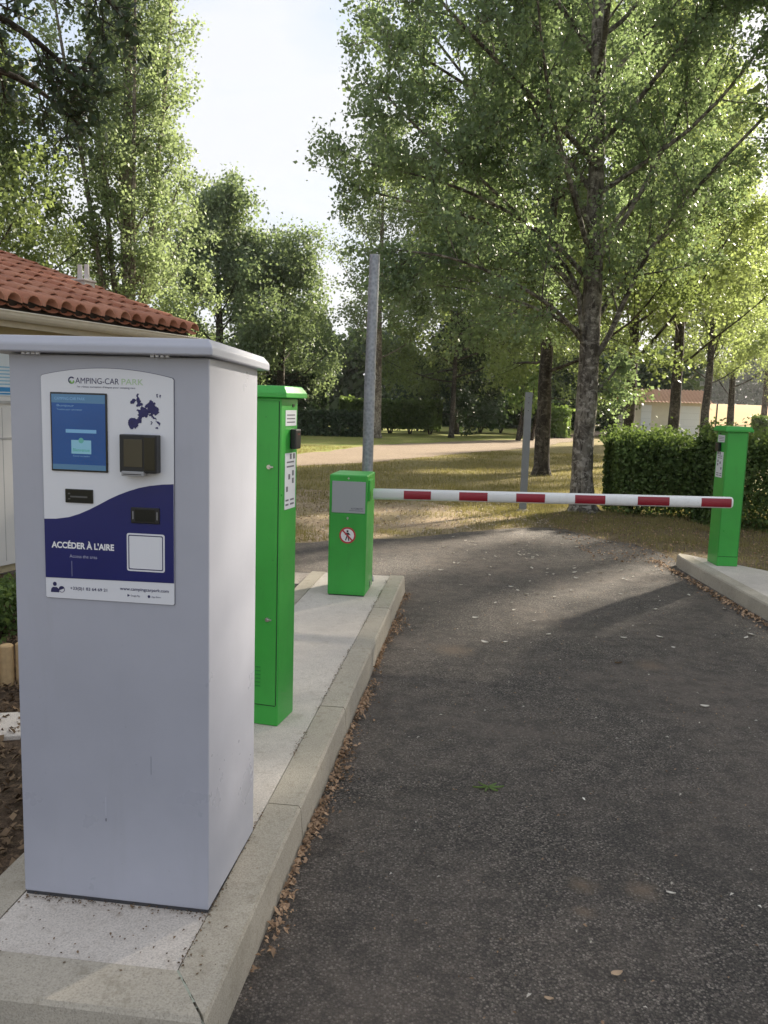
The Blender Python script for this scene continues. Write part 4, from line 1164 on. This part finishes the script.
# local frame: x = outwards (towards the road), y = along the eave away from the camera; origin under the far eave corner
ROT = math.atan2(-.365, .931)
EZ = 2.36; LEN = 7.5; SL = .325
def stucco(name, col):
    m, nt = M(name)
    c = mix(nt, ramp(nt, noise(nt, 1.5, 5, .6), [(.35, 0.0), (.7, 1.0)]), tuple(v * .85 for v in col), col)
    n2 = noise(nt, 60, 4, .65)
    c = mix(nt, ramp(nt, n2, [(.3, .3), (.5, 0.0)]), c, tuple(v * .7 for v in col))
    return fin(m, c, .9, 0, bump(nt, n2, .4, .006), spec=.2)
bm = bmesh.new()
bx(bm, -4.6, -.30, -LEN, -.15, 0, EZ - .06)
# gable end above wall plate
v = [bm.verts.new(q) for q in ((-.30, -.149, EZ - .06), (-4.6, -.149, EZ - .06), (-4.6, -.149, EZ + 1.44), (-.31, -.149, EZ - .02))]
bm.faces.new(v)
obj('wall', bm, stucco('cream_render', (.52, .44, .29)), bt)
# tiles
def tile_mat():
    m, nt = M('terracotta_tiles')
    g = nt.nodes.new('ShaderNodeNewGeometry')
    c = mix(nt, g.outputs['Random Per Island'], (.33, .128, .078), (.46, .215, .14))
    n1 = noise(nt, 9, 5, .7)
    c = mix(nt, ramp(nt, n1, [(.56, 0.0), (.76, .65)]), c, (.16, .10, .075))
    c = mix(nt, ramp(nt, noise(nt, 30, 4), [(.62, 0.0), (.78, .5)]), c, (.48, .38, .27))
    return fin(m, c, .85, 0, bump(nt, n1, .3, .01), spec=.25)
V, Fq, nv = [], [], 0
NS = 7; pitch = .2; rowl = .33
rr_ = RS(77)
def shell(x_dn, x_up, y, rad_dn, rad_up, z_dn, z_up, inv_):
    global nv
    ring_ = []
    for (x, rad, z) in ((x_dn, rad_dn, z_dn), (x_up, rad_up, z_up)):
        for layer in (0, .013):
            rr = rad - layer
            for k in range(NS):
                a = PI * k / (NS - 1)
                zz = math.sin(a) * rr * (1 if not inv_ else -.35)
                ring_.append((x, y + math.cos(a) * rr, z + zz))
    base = nv; V.extend(ring_); nv += len(ring_)
    def q(a, b, c, d): Fq.append((base + a, base + b, base + c, base + d))
    for k in range(NS - 1):
        q(k, k + 1, 2 * NS + k + 1, 2 * NS + k)
        q(NS + k + 1, NS + k, 3 * NS + k, 3 * NS + k + 1)
        q(k + 1, k, NS + k, NS + k + 1)
        q(2 * NS + k, 2 * NS + k + 1, 3 * NS + k + 1, 3 * NS + k)
nr = 14
for c_ in range(int(LEN / pitch) + 1):
    y = -.04 - c_ * pitch
    for q_ in range(nr):
        x_dn = 0.02 - q_ * rowl + rr_.normal(0, .008); x_up = x_dn - rowl - .06
        zd = EZ + q_ * rowl * SL
        dz = .007
        jy = rr_.normal(0, .004)
        shell(x_dn, x_up, y + jy, .088, .072, zd + .030 + dz, zd + .030 + (rowl + .06) * SL - dz * .2, False)
        shell(x_dn - .10, x_up - .10, y + pitch / 2 + jy, .085, .080, zd + .030, zd + .030 + (rowl + .06) * SL, True)
roof = np_mesh('roof', np.array(V), [np.array(Fq)], tile_mat(), bt, False)
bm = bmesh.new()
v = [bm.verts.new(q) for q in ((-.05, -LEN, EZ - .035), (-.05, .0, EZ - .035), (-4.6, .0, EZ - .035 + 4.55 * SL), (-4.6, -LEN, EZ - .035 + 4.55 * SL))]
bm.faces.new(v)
v = [bm.verts.new(q) for q in ((-.13, -LEN, EZ - .036), (-.13, .02, EZ - .036), (-.13, .02, EZ + .09), (-.13, -LEN, EZ + .09))]  # dark plane added behind the tile ends: shade of their hollows as colour
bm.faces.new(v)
obj('deck_and_eave_shade', bm, plain('dark_deck_eave_shade', (.035, .024, .018), .9), bt)
# verge: a row of cover tiles up the gable edge is already the last column; chimney with two pots
bm = bmesh.new()
cxx, cyy = -1.42, -.20
zc = EZ + 1.42 * SL
bx(bm, cxx - .09, cxx + .09, cyy - .09, cyy + .09, zc - .1, zc + .13, .006)
bx(bm, cxx - .105, cxx + .105, cyy - .105, cyy + .105, zc + .13, zc + .155, .006)
chim = obj('chimney', bm, stucco('pale_chimney', (.58, .55, .52)), roof)
for dx in (-.05, .05):
    bm = bmesh.new(); cyl(bm, (cxx + dx, cyy, zc + .155), (cxx + dx, cyy, zc + .33), .032, .026, 12)
    obj('chimney_pot', bm, plain('pot_grey', (.52, .50, .50), .8), roof)
# fascia and half-round gutter
bm = bmesh.new(); bx(bm, -.075, -.045, -LEN, -.02, EZ - .17, EZ - .035)
bx(bm, -.299, -.076, -LEN, -.02, EZ - .08, EZ - .065)
obj('fascia', bm, plain('cream_fascia', (.52, .46, .36), .6), bt)
bm = bmesh.new()
n_ = 9; A = []; B = []
for k in range(n_):
    a = PI + PI * k / (n_ - 1)
    for yv, lst in ((-LEN, A), (.02, B)): lst.append((.028 + .068 * math.cos(a), yv, EZ - .055 + .068 * math.sin(a)))
for inset_ in (0, .006):
    a_ = [bm.verts.new((x + (.028 - x) * inset_ * 14, y, z + inset_)) for x, y, z in A]; b_ = [bm.verts.new((x + (.028 - x) * inset_ * 14, y, z + inset_)) for x, y, z in B]
    for k in range(n_ - 1): bm.faces.new((a_[k], a_[k + 1], b_[k + 1], b_[k]))
    bm.faces.new(b_)
cyl(bm, (.096, -LEN, EZ - .052), (.096, .02, EZ - .052), .009, .009, 8)
obj('gutter', bm, plain('cream_gutter', (.60, .54, .45), .45), bt)
# white panelled door with a poster; local y of the visible strip is about -2.3
dy0, dy1 = -3.05, -1.85
bm = bmesh.new()
bx(bm, -.30, -.262, dy0, dy1, .08, 1.60, .003)
wd = obj('door', bm, plain('white_door', (.66, .64, .62), .5, 0, .05, 3), bt)
bm = bmesh.new()
for k in range(11):
    y = dy0 + .06 + k * .108
    bx(bm, -.262, -.2605, y, y + .006, .12, 1.50)
bx(bm, -.2605, -.255, dy0, dy1, 1.22, 1.235)
bx(bm, -.262, -.245, dy0, dy1, 1.535, 1.56)
obj('door_boards', bm, plain('door_groove', (.40, .39, .38), .6), wd)
bm = bmesh.new(); bx(bm, -.30, -.275, dy0 + .02, dy1, 1.604, 2.0, .002)
po = obj('poster_board', bm, plain('poster_white', (.62, .68, .74), .35, 0, .05), bt)
bm = bmesh.new()
bx(bm, -.2748, -.2735, dy0 + .04, dy1 - .02, 1.64, 1.68); bx(bm, -.2748, -.2735, dy0 + .04, dy1 - .02, 1.615, 1.63)
obj('poster_band', bm, plain('poster_blue', (.02, .22, .50), .35), po)
bm = bmesh.new()
for k in range(6): bx(bm, -.2748, -.2738, dy0 + .08, dy1 - .08 - .1 * (k % 2), 1.70 + k * .03, 1.712 + k * .03)
obj('poster_print', bm, plain('poster_pale_blue', (.25, .45, .62), .35), po)
bm = bmesh.new(); bx(bm, -.30, -.27, dy0, dy1, 2.005, 2.06, .003)
obj('door_lintel', bm, MAT['black'], bt)

# planter: short upright log edging, plant, stepping slab
pe = thing('log_edging', 'short upright wooden log edging around the planting bed at the left', 'garden edging', (-2.05, 4.4, 0), .4)
rr2 = RS(5)
for k in range(22):
    bm = bmesh.new(); x = -1.2 + k * .083
    hgt = .235 + rr2.normal(0, .008)
    cyl(bm, (x, 0, -.03), (x + rr2.normal(0, .003), 0, hgt), .040, .038, 12)
    cyl(bm, (x, 0, hgt - .001), (x, 0, hgt + .006), .038, .032, 12)
    obj('log', bm, plain('split_log', (.42, .29, .15), .8, 0, .3, 30), pe)
hedge_obj('shrub', 'low leafy green shrub in the bed against the cream building', 'shrub', [(-3.25, 4.5), (-2.52, 5.75)], .6, .28, .02, 6000, .040, LEAF['hedge'], 95, 1, .12)
bm = bmesh.new(); poly_prism(bm, [(-2.35, 3.50), (-1.45, 3.72), (-1.50, 4.02), (-2.4, 3.8)], 0, .035)
bmesh.ops.bevel(bm, geom=[e for e in bm.edges], offset=.006, segments=1, affect='EDGES')
tag(obj('stepping_slab', bm, MAT['slab']), 'flat pale concrete slab lying on the soil left of the kiosk', 'slab')

# ------------------------------------------------------------------ white shed with tile roof behind the row
sh = thing('shed', 'small cream shed with pink tile roof and white doors behind the tree row', 'shed', (17.0, 50.0, 0), -.12)
bm = bmesh.new(); bx(bm, -2.2, 2.4, 0, 4.0, 0, 2.3)
obj('wall', bm, stucco('shed_cream', (.76, .70, .60)), sh)
bm = bmesh.new()
NX = 96
zr = lambda t: 2.22 + t * .82
rowsv = []
for j in range(7):
    t = j / 6
    y = -.35 + t * 2.35
    for off in ((0, .03) if j else (0,)):
        rowsv.append([bm.verts.new((-2.45 + 5.1 * i / NX, y, zr(t) - (.03 if off == 0 and j else 0) + .035 * math.sin(i * 2 * PI / 4))) for i in range(NX + 1)])
for a, b in zip(rowsv[:-1], rowsv[1:]):
    for i in range(NX): bm.faces.new((a[i], a[i + 1], b[i + 1], b[i]))
bb = [bm.verts.new((-2.45 + 5.1 * i / NX, 4.35, 2.22)) for i in range(NX + 1)]
for i in range(NX): bm.faces.new((rowsv[-1][i], rowsv[-1][i + 1], bb[i + 1], bb[i]))
obj('roof', bm, plain('pink_tiles', (.60, .36, .25), .85, 0, .3, 8), sh, True)
gm_ = stucco('shed_cream_gable', (.76, .70, .60))
for x in (-2.2, 2.4):
    bm = bmesh.new(); v = [bm.verts.new(q) for q in ((x, 0, 2.301), (x, 2.0, 2.98), (x, 4.0, 2.301))]; bm.faces.new(v)
    obj('gable', bm, gm_, sh)
for x0, x1 in ((-1.45, -.85), (.2, 2.0)):
    bm = bmesh.new(); bx(bm, x0, x1, -.03, .02, .02, 2.02, .004)
    d_ = obj('door', bm, plain('shed_door_white', (.74, .76, .82), .5, 0, .04), sh)
    bm = bmesh.new()
    for q in range(1, 5): bx(bm, x0 + .02, x1 - .02, -.034, -.029, q * .4, q * .4 + .012)
    obj('door_ribs', bm, plain('door_rib', (.50, .52, .58), .6), d_)

# field-edge post
fp = thing('field_post', 'thin dark wooden post at the corner of the wheat field', 'post', (20.3, 50.5, 0))
bm = bmesh.new(); cyl(bm, (0, 0, 0), (.02, 0, 2.2), .06, .05, 8); obj('shaft', bm, MAT['bark_dark'], fp)
bm = bmesh.new(); cyl(bm, (.02, 0, 2.2), (.02, 0, 2.24), .07, .06, 8); obj('cap', bm, MAT['galv'], fp)

# ------------------------------------------------------------------ ground cover: grass blades and litter
def blades(name, n, gen, hgt, wid, leafm, seed, lean=.5):
    r = RS(seed)
    xy = gen(r, n); n = len(xy)
    a = r.rand(n) * 6.283
    h = hgt * (.45 + .9 * r.rand(n)); wv_ = wid * (.6 + .8 * r.rand(n))
    dx, dy = np.cos(a), np.sin(a)
    ln = lean * h * r.rand(n)
    b0 = np.stack([xy[:, 0] - dy * wv_, xy[:, 1] + dx * wv_, np.zeros(n) - .01], 1)
    b1 = np.stack([xy[:, 0] + dy * wv_, xy[:, 1] - dx * wv_, np.zeros(n) - .01], 1)
    tpv = np.stack([xy[:, 0] + dx * ln, xy[:, 1] + dy * ln, h], 1)
    ve = np.stack([b0, b1, tpv], 1).reshape(-1, 3)
    o = np_mesh(name, ve, [np.arange(n * 3).reshape(-1, 3)], leafm)
    return tag(o, kind='stuff')
def inpoly(P, xy):
    P = np.array(P); x, y = xy[:, 0], xy[:, 1]; ins = np.zeros(len(xy), bool); j = len(P) - 1
    for i in range(len(P)):
        c_ = ((P[i, 1] > y) != (P[j, 1] > y)) & (x < (P[j, 0] - P[i, 0]) * (y - P[i, 1]) / (P[j, 1] - P[i, 1] + 1e-12) + P[i, 0])
        ins ^= c_; j = i
    return ins
def tufted(r, n, x0, x1, y0, y1, nt_, sg_):
    c = np.stack([r.uniform(x0, x1, nt_), r.uniform(y0, y1, nt_)], 1)
    k = r.randint(0, nt_, n)
    return c[k] + r.normal(0, sg_, (n, 2))
road_poly = [(-1.6, -6), (-4.5, 8.6), (-.97, 9.30), (.59, 10.12), (1.3, 10.66), (1.8, 11.0), (2.3, 11.13), (2.55, 10.95), (2.76, 10.35), (3.16, 9.97), (3.29, 9.4), (3.25, 8.7), (3.8, 7.9), (4.4, 7), (4.4, -6)]
def g_near(r, n):
    xy = np.concatenate([tufted(r, n * 2 // 3, 1.2, 7.5, 9.5, 17, 420, .16), tufted(r, n // 3, -4, 3.0, 8.6, 15, 150, .15)])
    return xy[~inpoly(road_poly, xy)]
blades('grass', 52000, g_near, .055, .004, LEAF['grass'], 101)
def g_mid(r, n):
    xy = tufted(r, n, -8, 8, 14, 30, 900, .3)
    return xy[~inpoly([(-60, 15.8), (-2.2, 20.4), (-.3, 22.5), (2.4, 27.5), (5.9, 33.2), (7.6, 43), (3.2, 37.5), (-.43, 32.2), (-2.66, 25.4), (-60, 20.2)], xy)]
blades('grass', 60000, g_mid, .06, .007, LEAF['grass'], 102)
LEAF['greengrass'] = leaf_mat('green_grass_blades', (.07, .10, .03), (.16, .19, .06), .35, (.25, .32, .08), .6, .6, .15)
def g_edge(r, n):
    # longer grass along the far asphalt edge, round the post, the poplar foot and below the hedge
    xy = np.concatenate([tufted(r, n // 2, 2.2, 6.5, 10.9, 14.0, 120, .10), tufted(r, n // 4, -4.0, 1.6, 9.2, 10.6, 60, .10), tufted(r, n // 4, 3.7, 6.8, 8.2, 10.8, 60, .12)])
    return xy[~inpoly(road_poly, xy)]
blades('grass', 20000, g_edge, .06, .004, LEAF['grass'], 103, .8)

def flakes(name, c, size, leafm, seed, tilt=.35, var=.5, aspect=.6):
    r = RS(seed); n = len(c)
    a = r.rand(n) * 6.283
    u = np.stack([np.cos(a), np.sin(a), r.normal(0, tilt, n)], 1); v = np.stack([-np.sin(a), np.cos(a), r.normal(0, tilt, n)], 1)
    s = (size * (1 + var * r.uniform(-1, 1, n)))[:, None]
    k = s * r.uniform(.0, .35, (n, 1)) * np.array([[0, 0, 1.]])
    ve = np.stack([c - u * s * .5, c - v * s * .5 * aspect + k, c + u * s * .5, c + v * s * .5 * aspect + k], 1).reshape(-1, 3)
    o = np_mesh(name, ve, [np.arange(n * 4).reshape(-1, 4)], leafm)
    return tag(o, kind='stuff')
# brown litter swept against the kerb
r = RS(111); n = 2300
cl = r.uniform(.5, 5.1, 40); k = np.minimum(r.exponential(11, n).astype(int), 39)
yl = cl[k] + r.normal(0, .13, n)
xl = np.abs(r.normal(0, .026, n)) * (1 + .8 * np.sin(cl[k] * 5)) + .018
m_ = (yl > .15) & (yl < 5.15); xl, yl = xl[m_], yl[m_]
loc = np.stack([xl, yl, .014 + .022 * r.rand(len(xl)) * np.exp(-xl / .05)], 1)
Mi = np.array(ISL)
wc = loc @ Mi[:3, :3].T + Mi[:3, 3]
flakes('leaf_litter', wc, .0145, LEAF['straw'], 112, .45, .75)
# crumbs across the asphalt
n = 1500
xy = np.stack([r.uniform(-.3, 3.1, n), 1.6 + 9.0 * r.rand(n) ** .8], 1)
xy = xy[inpoly([(-.39 + .02, 1.7), (.25, 7.1), (-1, 7.3), (-1, 9.2), (.6, 10), (2.1, 10.9), (2.9, 10.9), (3.25, 10), (3.1, 8.5), (3.0, 1.5)], xy)]
flakes('leaf_litter', np.concatenate([xy, .012 + .004 * r.rand(len(xy), 1)], 1), .011, LEAF['straw'], 113, .2)
n = 260
xy = np.stack([r.uniform(-.1, 3.0, n), 1.7 + 5.5 * r.rand(n) ** .9], 1); xy = xy[xy[:, 0] > -.36 + .115 * (xy[:, 1] - 1.7)]
flakes('leaf_litter', np.concatenate([xy, .011 + .004 * r.rand(len(xy), 1)], 1), .013, LEAF['paleleaf'], 118, .2, .8, .45)
# litter along the right kerb, over the dirt, and round the poplar foot
c = np.concatenate([np.stack([3.05 - np.abs(r.normal(0, .06, 900)), r.uniform(4.5, 8.8, 900)], 1), np.stack([r.uniform(2.3, 6, 2600), r.uniform(8.6, 12.5, 2600)], 1)])
c = c[~inpoly([(3.05, -6), (3.13, 8.6), (3.25, 8.7), (3.8, 7.9), (4.4, 7), (4.4, -6)], c)]
flakes('leaf_litter', np.concatenate([c, .014 + .01 * r.rand(len(c), 1)], 1), .028, LEAF['straw'], 114)
# bark mulch on the soil bed
n = 9000
c = np.stack([r.uniform(-3.4, -1.0, n), r.uniform(1.5, 6.6, n)], 1); c = c[c[:, 0] < -1.14 + .11 * (c[:, 1] - 2)]
flakes('mulch', np.concatenate([c, .016 + .02 * r.rand(len(c), 1)], 1), .032, LEAF['mulch'], 115, .5)
# crumbs on the island slab
n = 150
loc = np.stack([r.uniform(LW + .05, -.03, n), np.where(r.rand(n) < .6, r.uniform(.12, .42, n), r.uniform(.4, 5.1, n)), np.full(n, HK + .002)], 1)
flakes('leaf_litter', loc @ Mi[:3, :3].T + Mi[:3, 3], .008, LEAF['mulch'], 116, .2)
n = 900
loc = np.stack([-KW - .003 + r.normal(0, .006, n), r.uniform(.16, 5.0, n), np.full(n, HK + .001)], 1)
l2 = np.stack([r.uniform(-.70, -.13, 160), .392 + r.normal(0, .008, 160), np.full(160, HK + .001)], 1)
flakes('leaf_litter', np.concatenate([loc[np.sin(loc[:, 1] * 9) + np.sin(loc[:, 1] * 3.3) > -.4], l2]) @ Mi[:3, :3].T + Mi[:3, 3], .007, LEAF['mulch'], 119, .2, .7)
# stones and gravel on the patch
n = 6000
xy = np.stack([r.uniform(-3.5, 2.4, n), r.uniform(9.2, 15, n)], 1); xy = xy[~inpoly(road_poly, xy)]
flakes('gravel', np.concatenate([xy, .012 + .006 * r.rand(len(xy), 1)], 1), .03, leaf_mat('stones', (.16, .12, .09), (.50, .42, .33), .02, (.3, .2, .1), 5, .9, .1), 117, .3, .5, .9)

# ------------------------------------------------------------------ single fallen leaves
def leaf_mesh(L, W, curl, seed):
    r = RS(seed); bm = bmesh.new()
    n = 7; rows = []
    for i in range(n):
        t = i / (n - 1); wdt = W * math.sin(PI * min(1, t * .92 + .06)) ** .8 * (1 - .25 * t)
        z = curl * (t - .5) ** 2 + .002
        rows.append([bm.verts.new(((t - .5) * L, -wdt / 2, z + curl * .35)), bm.verts.new(((t - .5) * L, 0, z)), bm.verts.new(((t - .5) * L, wdt / 2, z + curl * .5))])
    for a, b in zip(rows[:-1], rows[1:]):
        bm.faces.new((a[0], a[1], b[1], b[0])); bm.faces.new((a[1], a[2], b[2], b[1]))
    return bm
def fallen(x, y, L, W, curl, rz, m, label, group=None, seed=0):
    o = obj('fallen_leaf', leaf_mesh(L, W, curl, seed), m, None, True)
    o.location = (x, y, .010); o.rotation_euler = (0, 0, rz)
    return tag(o, label, 'leaf', group)
fallen(.72, 2.17, .038, .022, .012, .3, LEAF['tanleaf'], 'pale tan curled leaf on the asphalt, largest of the dry leaves closest to the viewer')
fallen(.50, 2.06, .026, .013, .010, -.2, LEAF['tanleaf'], 'small pale leaf on the asphalt, left of the tan curled leaf')
fallen(1.02, 2.58, .032, .012, .008, -.3, LEAF['paleleaf'], 'narrow pale leaf on the asphalt near the lower right of the road')
fallen(1.83, 4.37, .048, .028, .014, -.1, LEAF['paleleaf'], 'larger white leaf lying alone at the right of the road')
fallen(1.55, 5.1, .05, .016, .02, .2, LEAF['mulch'], 'dark curled leaf lying on the road below the shadow of the post')
rf = RS(9)
LV = bpy.data.meshes
proto = None
for i in range(120):
    x, y = rf.uniform(.7, 3.0), rf.uniform(5.4, 10.4)
    if i < 70: x, y = rf.normal(2.0, .75), rf.normal(9.0, .8)
    if y > 10.3 or x > 2.95 or x < .5: continue
    if proto is None:
        o = fallen(x, y, .045, .028, .012, 0, LEAF['paleleaf'], 'small pale dry leaf lying on the far asphalt around the barrier arm', 'pale leaves fallen on the asphalt'); proto = o
    else:
        o = proto.copy(); C.objects.link(o)
    sc_ = rf.uniform(.6, 1.25)
    o.location = (x, y, .010); o.rotation_euler = (rf.normal(0, .1), rf.normal(0, .1), rf.uniform(0, 6.28)); o.scale = (sc_, sc_, sc_)
# green sprig
sg_ = thing('leaf_sprig', 'fresh green sprig of leaves dropped on the middle of the asphalt', 'leaf sprig', (.485, 3.31, .010))
for k, (a, L) in enumerate(((0.1, .065), (.7, .05), (2.3, .055), (3.2, .065), (4.3, .045), (5.5, .05))):
    b = leaf_mesh(L, .014, .015, k)
    bmesh.ops.transform(b, matrix=Matrix.Rotation(a, 4, 'Z') @ Matrix.Translation((L * .55, 0, 0)), verts=b.verts)
    obj('leaf', b, LEAF['bright'], sg_, True)
bm = bmesh.new(); cyl(bm, (-.05, 0, .004), (.04, .01, .006), .002, .001, 6); obj('stalk', bm, LEAF['bright'], sg_)

# ------------------------------------------------------------------ thin summer haze
bm = bmesh.new(); bx(bm, -402, 402, -62, 502, -1.0, 30.0)
hm = bpy.data.materials.new('haze'); hm.use_nodes = True
hnt = hm.node_tree; hnt.nodes.remove(hnt.nodes['Principled BSDF'])
pv = hnt.nodes.new('ShaderNodeVolumePrincipled'); pv.inputs['Color'].default_value = (.93, .95, .97, 1); pv.inputs['Density'].default_value = .00025; pv.inputs['Anisotropy'].default_value = .35
hnt.links.new(pv.outputs[0], hnt.nodes['Material Output'].inputs['Volume'])
tag(obj('haze', bm, hm), kind='stuff')

# ------------------------------------------------------------------ render settings
sc.view_settings.view_transform = 'Standard'; sc.view_settings.look = 'None'
sc.view_settings.gamma = 1.0; sc.view_settings.use_curve_mapping = False
sc.view_settings.exposure = 1.66
cy = sc.cycles
cy.max_bounces = 9; cy.diffuse_bounces = 6; cy.glossy_bounces = 3; cy.transmission_bounces = 3; cy.transparent_max_bounces = 4
cy.sample_clamp_indirect = 6.0
cy.use_adaptive_sampling = True; cy.adaptive_threshold = .012
try:
    cy.use_denoising = True; cy.denoiser = 'OPENIMAGEDENOISE'; cy.denoising_input_passes = 'RGB_ALBEDO_NORMAL'
except Exception: pass
